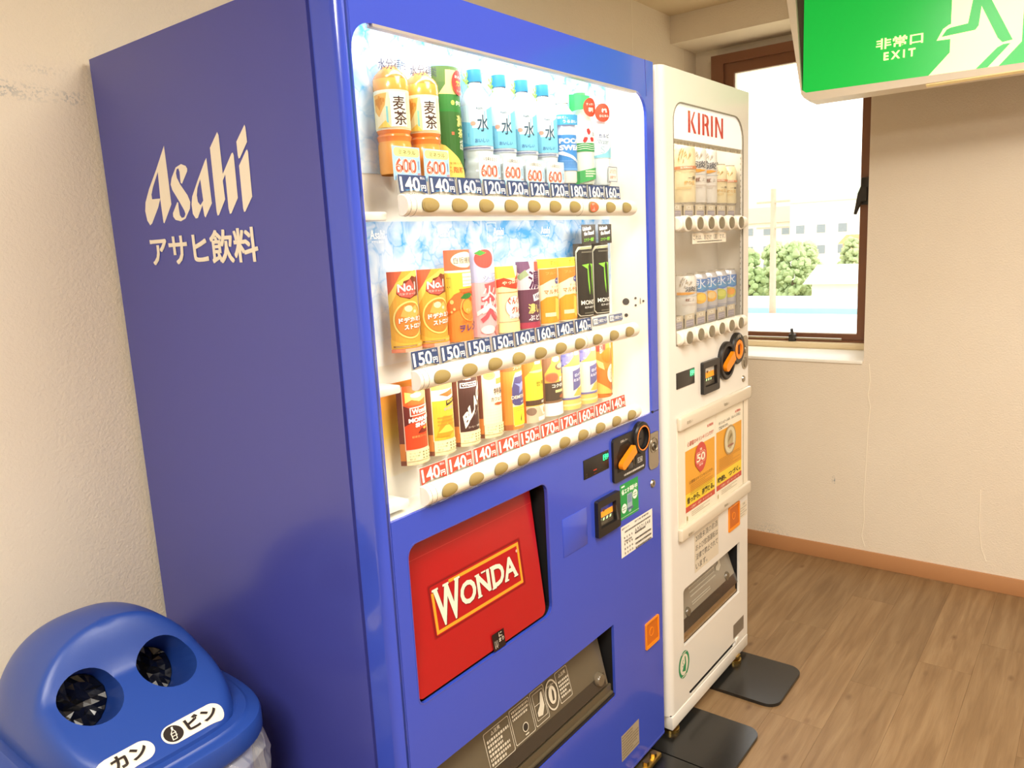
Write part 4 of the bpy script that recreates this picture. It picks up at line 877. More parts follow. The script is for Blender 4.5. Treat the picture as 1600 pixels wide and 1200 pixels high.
# bottom shelf ----------------------------------------------------
def can_card(body, draw, back='#7c4a3a'):
    def art(d):
        d.rect(-1, -.72, 0, 1, back); d.rect(-1, -.74, .0, .28, '#d98845'); d.rect(-1, 1, 0, .06, '#84503c'); d.rect(-.72, 1, 0, 1, '#f3e0b0'); d.rect(-.74, .62, .185, 1, '#f4d2b4'); d.rect(-.70, .60, .20, 1, body); draw(d)
        d.rect(-.70, .66, .055, .185, '#f5eab6', r=.02); d.text('コーヒー感', -.58, -.05, .145, .165, '#8a7a48', .0); d.text('ミルク感', -.58, -.1, .108, .128, '#6f9a5c', .0); d.text('甘さ', -.58, -.3, .07, .09, '#8a7a48', .0)
        for a in range(3):
            for b_ in range(3): d.ell(.10+.18*a, .155-.038*b_, .045, .009, '#8a7a48')
        d.lines(-.5, .6, .02, .04, 1, '#e6cfb0', .6, 3)
    return art
def box_logo(d, u0, u1, v0, v1, c, bgc=None, rise=.015):
    if bgc: d.poly([(u0, v0), (u1, v0+rise), (u1, v1+rise), (u0, v1)], bgc)
    d.poly([(u0, v0), (u1, v0+rise), (u1, v1+rise), (u0, v1)], c, [[(u0+.05, v0+.012), (u1-.05, v0+.012+rise), (u1-.05, v1-.012+rise), (u0+.05, v1-.012)]]); d.text('Wonda', u0+.09, u1-.08, v0+.024, v1-.02, c, .04, rise=rise)
def shot(d):
    d.rect(-.70, .60, .76, 1, '#e8632e'); d.poly([(-.6, .93), (-.2, .9), (.1, .95), (.5, .93), (.55, .84), (.1, .80), (-.3, .83), (-.6, .79)], '#f8d46a'); d.ell(-.05, .88, .3, .03, '#fbf0b8'); d.poly([(-.7, .76), (-.35, .72), (-.3, .55), (-.7, .50)], '#6d302a')
    box_logo(d, -.42, .70, .62, .73, '#f9d9cf'); d.text('MORNING', -.50, .95, .54, .595, '#fbeae2', .06, rise=.02); d.text('SHOT', -.2, .62, .475, .53, '#fbeae2', .06, rise=.02); d.poly([(-.1, .40), (.1, .46), (.5, .45), (.45, .40)], '#7a2c20'); d.ell(.3, .455, .1, .015, '#f0b04a'); d.text('朝専用コーヒー', -.4, .5, .345, .375, '#f0a060', .01)
def gold(d):
    d.rect(-.70, .60, .2, .72, '#efb43c'); d.rect(-.70, .60, .72, .86, '#f6ead2'); d.rect(-.70, .60, .86, 1, '#f4dc62'); d.poly([(-.4, .80), (.1, .83), (.5, .86), (.55, .78), (.1, .76)], '#a8602f'); d.poly([(.0, .64), (.62, .68), (.62, .75), (.0, .71)], '#3a3024'); d.text('WONDA', .05, .58, .665, .705, '#f0cf52', .02, rise=.035); d.text('金の微糖', -.15, .58, .575, .625, '#b9a4a0', .02, rise=.02); d.poly([(-.6, .25), (-.2, .52), (.3, .50), (.5, .3), (.1, .24)], '#e8962e'); d.poly([(-.5, .30), (0, .42), (.45, .30)], '#f3c654'); d.lines(-.5, .5, .38, .52, 3, '#c98a34', .4, 5)
def blackc(d):
    d.text('Asahi', -.42, .0, .905, .94, '#efe6dc', .03); box_logo(d, -.60, .42, .80, .87, '#efe6dc', rise=.0)
    for j, ch in enumerate('BLACK'):
        V, F = glyphs(ch, .05); cu, cv = -.48+.27*j, .36+.105*j
        d.put([(cu+.30*(a-.5)-.10*(b_-.5)+.14, cv+.17*(b_-.5)+.10*(a-.5)+.02) for a, b_ in V], F, '#f1e8d6')
    d.text('The Coffee', .1, .5, .40, .43, '#b9a698', .0, rise=.09); d.text('コーヒー（無糖）', -.3, .5, .245, .275, '#e0d2c2', .01)
def cafe(d):
    d.rect(-.70, .60, .2, 1, '#f6dcc0'); d.ell(-.3, .88, .35, .06, '#f2d36a'); d.lines(-.5, -.1, .86, .91, 2, '#9a8a4a', .5, 2); d.rect(.05, .58, .75, .83, '#e88a4a'); d.text('特製', -.12, .62, .60, .70, '#55433a', .01); d.text('カフェオレ', -.30, .70, .515, .57, '#55433a', .01); d.ell(.1, .475, .22, .018, '#c9653a'); d.ell(.28, .47, .22, .018, '#b4522c')
    for t in range(5): d.rect(-.6, .5, .24+.04*t, .243+.04*t, '#eac6a2')
HC = .142
card(0, ROW3, HC, 'drink_sample', 'red canned coffee sample card, first on the bottom shelf', 'display card', None, can_card('#dd4f2c', shot), '#7c4a3a')
card(1, ROW3, HC, 'drink_sample', 'gold canned coffee sample card, second on the bottom shelf', 'display card', None, can_card('#efb43c', gold), '#7c4a3a')
card(2, ROW3, HC, 'drink_sample', 'black canned coffee sample card with slanted white capitals', 'display card', None, can_card('#4d332c', blackc), '#7c4a3a')
card(3, ROW3, HC, 'drink_sample', 'cream milk coffee sample card with brown characters, right of the black one', 'display card', None, can_card('#f6dcc0', cafe), '#7c4a3a')
def demi(d):
    d.rect(-1, 1, 0, 1, '#dd8a3e'); d.rect(-1, 1, .86, 1, '#b46a3c'); d.text('ブレンド', -.25, .6, .875, .93, '#f3dcc0', .01, rise=.02); d.poly([(-.36, .08), (-.3, .045), (.62, .045), (.70, .09), (.72, .66), (.62, .80), (.55, .845), (-.1, .835), (-.22, .78), (-.36, .65)], '#eef0b4'); d.poly([(-.38, .40), (.72, .40), (.70, .64), (.60, .78), (-.18, .77), (-.36, .62)], '#5a527c'); d.poly([(-.38, .40), (.72, .40), (.6, .36), (.1, .345), (-.25, .36)], '#5a527c')
    d.poly([(-.2, .68), (.15, .62), (.1, .52), (.35, .56), (.6, .66), (.4, .69), (.2, .66)], '#8f96d6'); d.poly([(.35, .55), (.55, .66), (.5, .58)], '#e0b45c'); d.text('DEMITASSE', -.42, .95, .45, .50, '#f0dcc0', .02); d.text('微糖', .2, .45, .385, .41, '#dcd6ea', .01)
    d.poly([(-.36, .34), (.72, .34), (.70, .06), (-.34, .06)], '#f2d93c'); d.lines(-.25, .6, .26, .32, 2, '#c9a94a', .5, 2); d.poly([(.1, .14), (.22, .24), (.2, .17), (.16, .10)], '#5a4a2a'); d.rect(-1, -.4, 0, .08, '#a8643a')
card(4, ROW3, HC, 'drink_sample', 'orange sample card showing a purple and yellow can, under the middle rail', 'display card', None, demi, '#dd8a3e')
def world(d):
    d.rect(-1, 1, 0, 1, '#e8843a'); d.poly([(-.2, .88), (.25, .88), (.25, 1), (-.2, 1)], '#f5e8d2'); d.poly([(-.2, .88), (.25, .88), (.5, .80), (.8, .76), (.8, .24), (-.8, .24), (-.8, .70), (-.45, .78)], '#f0cf42'); d.poly([(.4, .98), (.6, .88), (.7, .8), (.8, 1)], '#a86a3a'); d.ell(.0, .77, .55, .02, '#f6b68a'); d.text('世界', -.15, .55, .54, .62, '#6a5a24', .01); d.text('のブレンド', -.1, .6, .46, .50, '#b9983a', .0); d.rect(-.8, .85, .26, .34, '#5d4636'); d.text('微糖', .2, .8, .28, .32, '#f0e2cf', .02); d.rect(-.8, .9, 0, .25, '#d7b89a'); d.ell(-.5, .17, .3, .06, '#8a7260'); d.poly([(0, .24), (.9, .24), (.9, .1), (.3, .1)], '#efe6d2'); d.ell(.55, .17, .22, .05, '#e8a45a'); d.rect(-.1, .7, .02, .08, '#f3ece0')
card(5, ROW3, HC, 'drink_sample', 'yellow bottled coffee sample card with a brown band', 'display card', None, world, '#e8843a')
def koku(d):
    d.rect(-1, 1, 0, 1, '#8f6f54'); d.poly([(-.3, 1), (.2, 1), (.25, .88), (.5, .80), (.9, .72), (.9, .5), (-.8, .5), (-.8, .66), (-.4, .82)], '#efb254'); d.ell(-.05, .88, .28, .04, '#f3e6d0'); d.ell(.25, .76, .4, .06, '#7a6250'); d.ell(.3, .77, .3, .04, '#e0c08a'); d.ell(-.35, .60, .45, .08, '#d9825a'); d.ell(-.35, .60, .38, .065, '#c9684a'); d.rect(-.8, .9, .24, .52, '#54463a'); d.text('極み', .15, .85, .52, .60, '#efe8dc', .04); d.text('コクの微糖', -.4, .95, .435, .50, '#f3ede2', .03); d.rect(-.2, .9, .36, .40, '#e6cf8a'); d.ell(.4, .29, .3, .03, '#a8603c'); d.rect(-1, 1, 0, .20, '#f0ece4')
card(6, ROW3, HC, 'drink_sample', 'dark brown bottled coffee sample card with white lettering, next to the milk tea pair', 'display card', None, koku, '#8f6f54')
def milk(d):
    d.rect(-1, 1, 0, 1, '#f3cf96'); d.poly([(-1, 1), (-.2, 1), (-.1, .85), (-.4, .68), (-1, .58)], '#8f8fce')
    rnd = random.Random(4)
    for j in range(16): d.ell(rnd.uniform(-.95, -.2), rnd.uniform(.68, .98), .09, .018, ('#7478c0', '#a6a6dc')[j % 2])
    d.rect(-.1, .4, .87, 1, '#f6ead8'); d.poly([(-.1, .87), (.4, .87), (.75, .74), (.85, .70), (-.8, .70), (-.45, .76)], '#f0ae62'); d.ell(.75, .88, .3, .09, '#e58a5a'); d.rect(-.85, .95, .18, .70, '#f6e8c6'); d.poly([(-.25, .62), (.5, .66), (.95, .66), (.95, .40), (.4, .36), (-.25, .30)], '#6f6996'); d.text('ロイヤル', -.1, .85, .52, .57, '#f2f0f4', .03, rise=.02); d.text('ミルクティー', -.2, .95, .44, .49, '#f2f0f4', .03, rise=.02); d.poly([(-.25, .22), (.1, .33), (.5, .35), (.9, .30), (.9, .2)], '#efb45c'); d.rect(-.95, .95, .165, .195, '#7a76a8'); d.text('紅茶', .3, .8, .17, .19, '#f2f0f4', .01); d.rect(-.95, .95, 0, .16, '#f2c06e'); d.rect(-.95, .95, .06, .09, '#f6d9a0')
for i, s in ((7, 'left'), (8, 'right')):
    card(i, ROW3, HC, 'drink_sample', 'milk tea sample card with lilac flowers, %s one of the pair on the bottom shelf' % s, 'display card', 'milk tea cards', milk, '#f3cf96')
def hoji(d):
    d.rect(-1, 1, 0, 1, '#ea8a42'); d.rect(-1, 1, .0, .5, '#e27a3c'); d.rect(-.85, -.2, .80, 1, '#bf4f42'); d.text('香ばし', -.6, -.35, .76, .98, '#f5e6d4', .01); d.rect(.25, 1, .66, 1, '#f6dc96'); d.ell(.1, .72, .6, .13, '#ee7a30'); d.poly([(-.9, .68), (-.4, .6), (-.3, .48), (-.7, .54)], '#f4d284'); d.ell(.35, .40, .45, .16, '#f6ecc8'); d.text('ほうじ茶', .22, .42, .28, .50, '#7a5634', .0); d.poly([(-.9, .3), (-.3, .2), (.3, .1), (.9, .12), (.9, .04), (-.9, .08)], '#f3bd62'); d.rect(.62, 1, 0, 1, '#f2b44e')
card(9, ROW3, HC, 'drink_sample', 'orange roasted tea sample card, last on the bottom shelf', 'display card', None, hoji, '#ea8a42')

# ------------------------------------------------------------------ white beer vending machine
KX0, KX1, KH = 1.012, 1.593, 1.833
cream = mat('cream_enamel', '#efeae0', rough=.28, coat=.25, vary=.04)
kin = mat('cream_inside', '#efe7d8', rough=.45)
km = thing('vending_machine', ((KX0+KX1)/2, .35, 0), 'cream white beer vending machine with red letters above its can window, beside the far window', 'vending machine')
k = MB(); k.box(KX0+.004, KX1-.002, .112, .70, .03, KH-.004, cream)
k.prism([(KX0+.004, .03), (KX1-.002, .03), (KX1-.002, KH-.004), (KX0+.004, KH-.004)], [[(KX0+.010, .5), (KX1-.006, .5), (KX1-.006, KH-.03), (KX0+.010, KH-.03)]], front(0), .048, .1121, cream); k.build('cabinet', km)
KW = rr(1.0785, 1.549, 1.1295, 1.7545, (.004, .004, .066, .05), 7)
KF = rr(1.1035, 1.5235, .2495, .4245, (.003, .003, .003, .012), 3)
KS = rr(1.135, 1.488, .0785, .0915, .003, 2)
r = .026; k = MB()
k.prism([(KX0+r, .0715), (KX1, .0715), (KX1, KH), (KX0+r, KH)], [KW, KF, KS], front(0), 0, .008, cream); k.box(KX1-.0035, KX1, .0075, .046, .0715, KH, cream); k.box(KX0+r, KX1, .0075, .046, KH-.03, KH, cream); k.box(KX0+.0005, KX0+.006, .03, .046, .0715, KH, cream)
arc = [(KX0+r-r*math.sin(a*PI/16), r-r*math.cos(a*PI/16)) for a in range(9)]+[(KX0, .046)]
V = [(x, y, z) for z in (.0715, KH) for x, y in arc]; n = len(arc); k.add(V, [(i, i+1, n+i+1, n+i) for i in range(n-1)], cream, True)
k.add([(x, y, KH) for x, y in arc]+[(KX0+r, .046, KH)], [tuple(range(n+1))], cream); k.add([(x, y, .0715) for x, y in arc]+[(KX0+r, .046, .0715)], [tuple(range(n+1))], cream)
k.build('door', km)
k = MB(); k.bbox(KX0+.008, KX1, -.002, .30, .029, .0690, cream, .002); k.build('base_lip', km)
k = MB(); k.box(KX0+.01, KX1-.01, .004, .05, .068, .073, black); k.prism(KS, [], front(0), .006, .045, black, caps=(False, True)); k.box(1.15, 1.47, .002, .04, .0785, .0815, dark); k.build('vent_slot', km)
k = MB(); k.bbox(1.488, 1.512, -.0035, .003, .078, .098, cream, .003); k.build('vent_catch', km)
k = MB(); k.prism(KF, [], front(0), .0085, .10, black, caps=(False, True)); k.build('recess_lining', km)
# can window interior
KB = .098
k = MB(); k.box(1.06, 1.588, KB, KB+.003, 1.11, 1.78, kin); k.build('display_back', km)
k = MB(); k.box(1.5865, 1.589, .004, KB, 1.11, 1.78, kin); k.build('display_side_panel', km)
k = MB(); k.box(1.06, 1.064, .004, KB, 1.11, 1.78, kin); k.build('display_side_panel', km)
k = MB(); k.box(1.06, 1.588, .004, KB, 1.11, 1.120, kin); k.build('display_floor', km)
HDR = lit('lit_white', '#fffaf0', .55)
k = MB(); k.prism(rr(1.0785, 1.549, 1.664, 1.7545, (.001, .001, .066, .05), 7), [], front(.005), 0, .006, HDR); hd = k.build('header_sign', km)
d = Decal(on_front(.0048), .0001)
def kirin(d, u0, v0, w, h, c):
    # condensed capitals with a blade-cut K
    d.poly([(u0, v0), (u0+.16*w*.9, v0), (u0+.13*w, v0+h), (u0, v0+h)][:0] or [(u0, v0), (u0+.062*w, v0), (u0+.062*w, v0+h), (u0, v0+h)], c)
    d.poly([(u0+.072*w, v0+.52*h), (u0+.155*w, v0+h), (u0+.195*w, v0+h), (u0+.125*w, v0+.56*h), (u0+.225*w, v0), (u0+.155*w, v0), (u0+.08*w, v0+.44*h)], c)
    d.rect(u0+.265*w, u0+.327*w, v0, v0+h, c)
    x = u0+.385*w
    d.rect(x, x+.062*w, v0, v0+h, c); d.poly([(x+.066*w, v0+.90*h), (x+.115*w, v0+.86*h), (x+.125*w, v0+.74*h), (x+.115*w, v0+.60*h), (x+.066*w, v0+.55*h), (x+.066*w, v0+.45*h), (x+.105*w, v0+.44*h), (x+.14*w, v0), (x+.205*w, v0), (x+.165*w, v0+.48*h), (x+.19*w, v0+.62*h), (x+.188*w, v0+.80*h), (x+.16*w, v0+.95*h), (x+.10*w, v0+h), (x+.066*w, v0+h)], c)
    d.rect(u0+.63*w, u0+.692*w, v0, v0+h, c)
    x = u0+.755*w
    d.rect(x, x+.058*w, v0, v0+h, c); d.rect(x+.187*w, x+.245*w, v0, v0+h, c); d.poly([(x+.058*w, v0+h), (x+.05*w, v0+.75*h), (x+.187*w, v0), (x+.195*w, v0+.25*h)], c)
kirin(d, 1.176, 1.6845, .231, .056, '#e4564a')
d.build('header_lettering', hd)
k = MB()
for j in range(24): k.box(1.083+.0195*j, 1.083+.0195*j+.011, .006, .012, 1.652, 1.6585, mat('rack_grey', '#b5a990', rough=.5))
k.box(1.079, 1.549, .007, .016, 1.6585, 1.6635, mat('rack_grey', '#b5a990')); o = k.build('header_grille', km); o['kind'] = 'stuff'
def krail(z):
    r = .020; cx0, cx1 = 1.083, 1.545; k = MB(); V = []
    prof = [(r*math.cos(a), -r*math.sin(a)) for a in [PI*(-.1+1.2*i/12) for i in range(13)]]; n = len(prof)
    for x, s in ((cx0, .75), (cx0+.004, .97), (cx0+.010, 1), (cx1-.010, 1), (cx1-.004, .97), (cx1, .75)): V += [(x, y*s, z+zz*s) for zz, y in prof]
    k.add(V, [(i*n+j, i*n+j+1, (i+1)*n+j+1, (i+1)*n+j) for i in range(5) for j in range(n-1)], ivory, True); k.add(V, [tuple(range(n))[::-1], tuple(range(5*n, 6*n))], ivory)
    rl = k.build('button_rail', km)
    for i in range(6):
        x = 1.1175+.0725*i
        k = MB(); k.lathe([(.0255, -.004), (.0245, -.0195), (.0225, -.0212), (.0180, -.0212)], (x, 0, z), ivory, 24, axis='y', sx=1, sy=.86)
        k.build('button_collar', rl)
        k = MB(); k.lathe([(.0190, -.0205), (.0185, -.0232), (.013, -.0247), (0, -.0254)], (x, 0, z), mat('smoke_button', '#756a50', rough=.18, coat=.5), 20, axis='y', sy=.9); k.build('button', rl)
krail(1.448); krail(1.148)
def ktag(x, z, lab):
    d = Decal(on_front(.0150), .0001); d.mb.box(x-.030, x+.030, .0151, .0157, z-.036, z, mat('tag_beige', '#cdbfa2', rough=.5))
    d.rect(-.0245+x, .0245+x, z-.0345, z-.016, '#9a93a0'); d.lines(x-.021, x+.021, z-.032, z-.019, 2, '#c9c2c6', .5, 2); d.text(lab, x-.016, x+.016, z-.0125, z-.003, '#efe9da', .04); d.build('price_tag', km)
for j in range(6): ktag(1.118+.0735*j+.006, 1.500, 'ICE'); ktag(1.118+.0735*j+.006, 1.203, 'ICE')
# wire-hole strips at both edges of the window
k = MB()
for x in (1.082, 1.541):
    for j in range(28): k.box(x, x+.0022, .0052, .006, 1.19+.0165*j, 1.196+.0165*j, mat('hole_dark', '#6e6452', rough=.6))
o = k.build('perforated_strip', km); o['kind'] = 'stuff'
k = MB(); k.prism(rr(1.0775, 1.550, 1.1275, 1.7555, (.004, .004, .067, .051), 7), [rr(1.0805, 1.5465, 1.1315, 1.7520, (.004, .004, .064, .048), 7)], front(-.0008), 0, .003, mat('window_gasket', '#8b8272', rough=.5)); k.build('window_gasket', km)
k = MB(); k.box(1.08, 1.548, .0020, .0032, 1.131, 1.753, clear('can_window_glass', mix=.10)); k.build('window_glass', km)
d = Decal(on_front(-.0003), .0001); d.rect(1.184, 1.415, 1.394, 1.4225, '#efe4d0'); d.text('これは、おさけ（酒）です。', 1.190, 1.408, 1.404, 1.418, '#3e3a34', .0); d.lines(1.215, 1.385, 1.397, 1.4015, 1, '#5f584c', .7, 3); d.build('notice_sticker', km)
# controls
k = MB(); k.bbox(1.076, 1.189, -.002, .004, 1.011, 1.0552, mat('charcoal_plastic', '#2b2723', rough=.3), .001); dp = k.build('display_screen', km)
d = Decal(on_front(-.0021), .0001); d.rect(1.157, 1.187, 1.033, 1.0535, '#1f8a5a', .5); d.text('販売中', 1.1585, 1.186, 1.036, 1.051, '#7dffc4', .02, .9); d.build('display_digits', dp)
note_slot(km, 1.231, 1.345, .968, 1.061)
k = MB(); k.lathe([(.058, .003), (.058, -.008), (.053, -.012), (.044, -.012)], (1.406, 0, 1.042), dark, 40, axis='y'); k.lathe([(.044, -.012), (.042, -.002)], (1.406, 0, 1.042), dark, 40, axis='y'); k.disc((1.406, -.003, 1.042), .0425, black, 32)
k.lathe([(.049, .003), (.049, -.010), (.045, -.014), (.030, -.014)], (1.484, 0, 1.0685), dark, 40, axis='y'); cu = k.build('coin_unit', km)
lever(1.387, 1.026, 1.440, 1.052, .014, -.008, cu, orng)
k = MB(); k.lathe([(.030, -.0142), (.029, -.0158), (.019, -.0158), (.0185, -.012)], (1.484, 0, 1.0655), orng, 32, axis='y'); k.disc((1.484, -.0125, 1.0655), .0188, mat('orange_dark', '#c9660c', rough=.4), 24); k.build('coin_ring', cu)
k = MB(); k.bbox(1.481, 1.487, -.0150, -.012, 1.052, 1.080, dark, .001); k.build('coin_slot', cu)
d = Decal(on_front(-.0141), .0001); d.text('硬貨', 1.472, 1.497, 1.102, 1.112, '#b9b2a4', .02); d.build('unit_print', cu)
k = MB(); k.prism(rr(1.537, 1.586, .993, 1.099, .0235, 7), [], front(0), -.003, .003, silver); k.lathe([(0, -.007), (.010, -.007), (.013, -.003)], (1.562, 0, 1.055), silver, 20, axis='y'); k.prism(rr(1.551, 1.573, .998, 1.030, .010, 5), [], front(0), -.0042, -.003, mat('brushed_metal', '#9a9284', rough=.35, metal=1)); k.build('lock_plate', km)
k = MB(); k.lathe([(0, -.004), (.009, -.004), (.011, 0)], (1.552, 0, .962), silver, 20, axis='y'); k.build('key_lock', km)
# poster frame with its two posters
rail_m = mat('poster_rail', '#dccfb8', rough=.3, coat=.3)
k = MB(); k.prism(rr(1.076, 1.588, .590, .932, .018, 5), [], front(0), -.002, .002, mat('poster_board', '#efe4cf', rough=.4)); pf = k.build('poster_frame', km)
for z0, z1 in ((.895, .934), (.578, .617)):
    k = MB(); k.bbox(1.074, 1.590, -.014, .001, z0, z1, rail_m, .006, 3); k.build('frame_rail', pf)
d = Decal(on_front(-.0142), .0001)
for x, z in ((1.128, .914), (1.385, .914), (1.385, .597), (1.130, .590)): d.text('取扱い', x-.018, x+.018, z-.005, z+.004, '#9a8b70', .01)
d.build('rail_print', pf)
def poster(x0, x1, z0, z1, right):
    d = Decal(on_front(-.0026), .0001); d.mb.box(x0, x1, -.0025, -.0021, z0, z1, pm('#f2e9d2')); w = x1-x0; H = z1-z0; X = lambda a: x0+a*w; Z = lambda a: z0+a*H
    d.rect(X(0), X(1), Z(.21), Z(.76 if not right else .78), '#e8a534'); d.rect(X(0), X(1), Z(.135), Z(.30), '#f3d23a'); d.rect(X(0), X(1), Z(.105), Z(.165), '#c9503e')
    kirin(d, X(.74), Z(.90), w*.2, H*.028, '#d2564a'); d.text('晩酌、つづく。', X(.04), X(.94), Z(.19), Z(.255), '#4a3a1c', .03) if right else d.text('昔っから、淡麗とる。', X(.04), X(.96), Z(.19), Z(.26), '#4a3a1c', .03)
    d.text('一番搾り・淡麗・キリンビール', X(.12), X(.88), Z(.122), Z(.148), '#f3e2c0', .01); d.lines(X(.18), X(.8), Z(.03), Z(.09), 3, '#b9ab8c', .4, 3)
    if right:
        d.text('キリンビールは、おいしさ向上', X(.08), X(.94), Z(.855), Z(.89), '#6a6f6a', .01); d.text('実感中です。', X(.08), X(.45), Z(.80), Z(.835), '#6a6f6a', .02)
        d.poly(ell(X(.52), Z(.62), .047, .047, 30), '#b59a6a'); d.ell(X(.52), Z(.62), .041, .041, '#d9cfae'); d.ell(X(.52), Z(.625), .022, .030, '#b9a57a'); d.poly([(X(.42), Z(.60)), (X(.60), Z(.66)), (X(.56), Z(.70)), (X(.48), Z(.66))], '#8f7c52'); kirin(d, X(.42), Z(.545), w*.22, H*.026, '#b0605a')
        d.lines(X(.08), X(.9), Z(.33), Z(.47), 7, '#c48a34', .4, 4)
    else:
        d.text('心豊富のキリンキリンです！', X(.06), X(.95), Z(.80), Z(.85), '#cc6550', .015); d.poly(ell(X(.5), Z(.62), .040, .044, 30)[:18]+[(X(.5), Z(.44))]+ell(X(.5), Z(.62), .040, .044, 30)[22:], '#cf4f42'); d.frame(X(.345), X(.655), Z(.56), Z(.68), .0014, '#f0c4a4', .010); d.text('50', X(.36), X(.64), Z(.575), Z(.665), '#f6ead2', .03); d.text('第', X(.46), X(.54), Z(.69), Z(.72), '#f6ead2', .01); d.text('周年', X(.43), X(.57), Z(.525), Z(.552), '#f6ead2', .01)
        d.text('心豊富のキリンキリンです。', X(.1), X(.92), Z(.395), Z(.43), '#8a5a1c', .01); d.lines(X(.14), X(.9), Z(.27), Z(.385), 6, '#c08a30', .4, 5)
    d.rect(X(.02), X(.045), Z(.02), Z(.07), '#a8924a'); d.build('poster', pf)
poster(1.120, 1.321, .620, .893, False); poster(1.333, 1.531, .622, .893, True)
k = MB(); k.box(1.545, 1.549, -.003, -.0018, .617, .895, mat('rack_grey', '#b5a990')); k.build('poster_edge_strip', pf)
coin_return(km, 1.430, 1.518, .487, .568)
d = Decal(on_front(-.0002), .0001); d.rect(1.528, 1.588, .500, .552, '#e6dac4'); d.lines(1.532, 1.584, .504, .538, 4, '#b5a98f', .45, 3); d.text('注意', 1.548, 1.568, .541, .549, '#9a8f78', .01); d.build('small_sticker', km)
d = Decal(on_front(-.0002), .0001); d.rect(1.180, 1.352, .446, .566, '#dccfb8')
for j, t in enumerate(('20歳未満の飲酒', 'および飲酒運転は', '法律で禁止されて', 'います。')): d.text(t, 1.188, 1.188+.158*len(t)/8, .539-.0285*j, .559-.0285*j, '#46403a', .0)
d.build('age_notice', km)
KFF = tilt(.006, .285, .040, .4245)
k = MB(); k.prism([(1.104, .285), (1.5200, .285), (1.4950, .424), (1.104, .424)], [], lambda u, v, d: KFF(u, v, -d), 0, .004, mat('smoked_flap_light', '#8e8676', rough=.22, coat=.5)); kf = k.build('dispensing_flap', km)
k = MB(); k.add([KFF(u, v, .0008) for u, v in ((1.104, .285), (1.52, .285), (1.52, .318), (1.104, .318))], [(0, 1, 2, 3)], mat('smoked_dark', '#35302a')); k.box(1.104, 1.523, .010, .09, .250, .258, mat('slot_ledge_tan', '#8a6c46', rough=.4)); k.box(1.104, 1.523, .014, .018, .258, .283, mat('slot_ledge_tan', '#8a6c46')); k.build('slot_ledge', km)
for x in (1.165, 1.455):
    k = MB(); k.lathe([(0, -.005), (.012, -.005), (.015, 0), (.015, .004)], (x, KFF(x, .327, 0)[1], .327), mat('smoked_knob', '#6c604e'), 20, axis='y'); k.build('flap_pivot', kf)
d = Decal(lambda u, v, h: KFF(u, v, .001+h), .0001); c = '#c9c1ae'
for j in range(4): d.lines(1.20, 1.38, .392-.012*j, .399-.012*j, 1, c, .6, j)
d.text('注意', 1.215, 1.24, .405, .413, c, .01); d.poly([(1.39, .37), (1.41, .362), (1.43, .372), (1.432, .405), (1.42, .408), (1.415, .385), (1.395, .380)], c); d.lines(1.20, 1.33, .333, .346, 2, c, .5, 8); d.build('flap_print', kf)
d = Decal(on_front(-.0002), .0001); g_ = '#2f8f5a'; d.poly(ell(1.1025, .195, .035, .042, 32), g_, [ell(1.1025, .195, .026, .032, 32)]); d.poly(ell(1.1025, .195, .026, .032, 32), '#e9dfca'); d.poly([(1.090, .178), (1.112, .170), (1.116, .195), (1.112, .218), (1.106, .218), (1.108, .198), (1.098, .19)], g_); d.text('S', 1.090, 1.100, .19, .212, '#8fb59a', .0); d.lines(1.085, 1.12, .157, .163, 1, '#e9dfca', .7, 2); d.lines(1.085, 1.12, .228, .234, 1, '#e9dfca', .7, 2); d.build('green_emblem', km)
d = Decal(on_front(-.0002), .0001); d.rect(1.470, 1.560, .104, .153, '#8d8070'); d.lines(1.474, 1.556, .108, .149, 6, '#5f5548', .5, 3); d.build('rating_plate', km)

# cans in the white machine
def can(x, z, H, R, label, art, body, sil, group):
    y = .0555; t = thing('drink_can', (x, y, z), label, 'can', group)
    k = MB(); k.lathe([(R*.80, 0), (R*.84, .002), (R, .010), (R, H-.016), (R*.84, H-.003)], (x, y, z), body, 28, ms=[sil, sil, body, body]); k.build('body', t)
    k = MB(); k.lathe([(R*.84, H-.003), (R*.85, H), (R*.79, H), (R*.78, H-.004), (0, H-.004)], (x, y, z), sil, 28); k.build('rim', t)
    def fr(u, v, h):
        a = u*1.45-.95; return (x+(R+h)*math.sin(a), y-(R+h)*math.cos(a), z+v)
    d = Decal(fr, .00012, .16); art(d, H); d.build('printed_art', t); return t
sil = mat('can_silver', '#d9d4c8', rough=.25, metal=.7)
lagerm = mat('lager_can', '#efe0b4', rough=.3, coat=.3); whitem = mat('pale_can', '#e9e4da', rough=.3, coat=.3); icem = mat('ice_can', '#d3d2d6', rough=.28, metal=.3)
def beast(d, s, z, w, c, c2):     # loose gold strokes of the crest on the can
    rnd = random.Random(8)
    for q in range(22):
        a, b_, t = rnd.uniform(-.42, .30)*w, rnd.uniform(-.020, .018)*s, rnd.uniform(.4, 2.4); L = rnd.uniform(.05, .12); dx, dz = L*math.cos(t), .006*s*math.sin(t)*1.6
        d.poly([(a-dx, z+b_-dz), (a+.02, z+b_-.0012), (a+dx, z+b_+dz), (a-.015, z+b_+.0014)], c if q % 3 else c2)
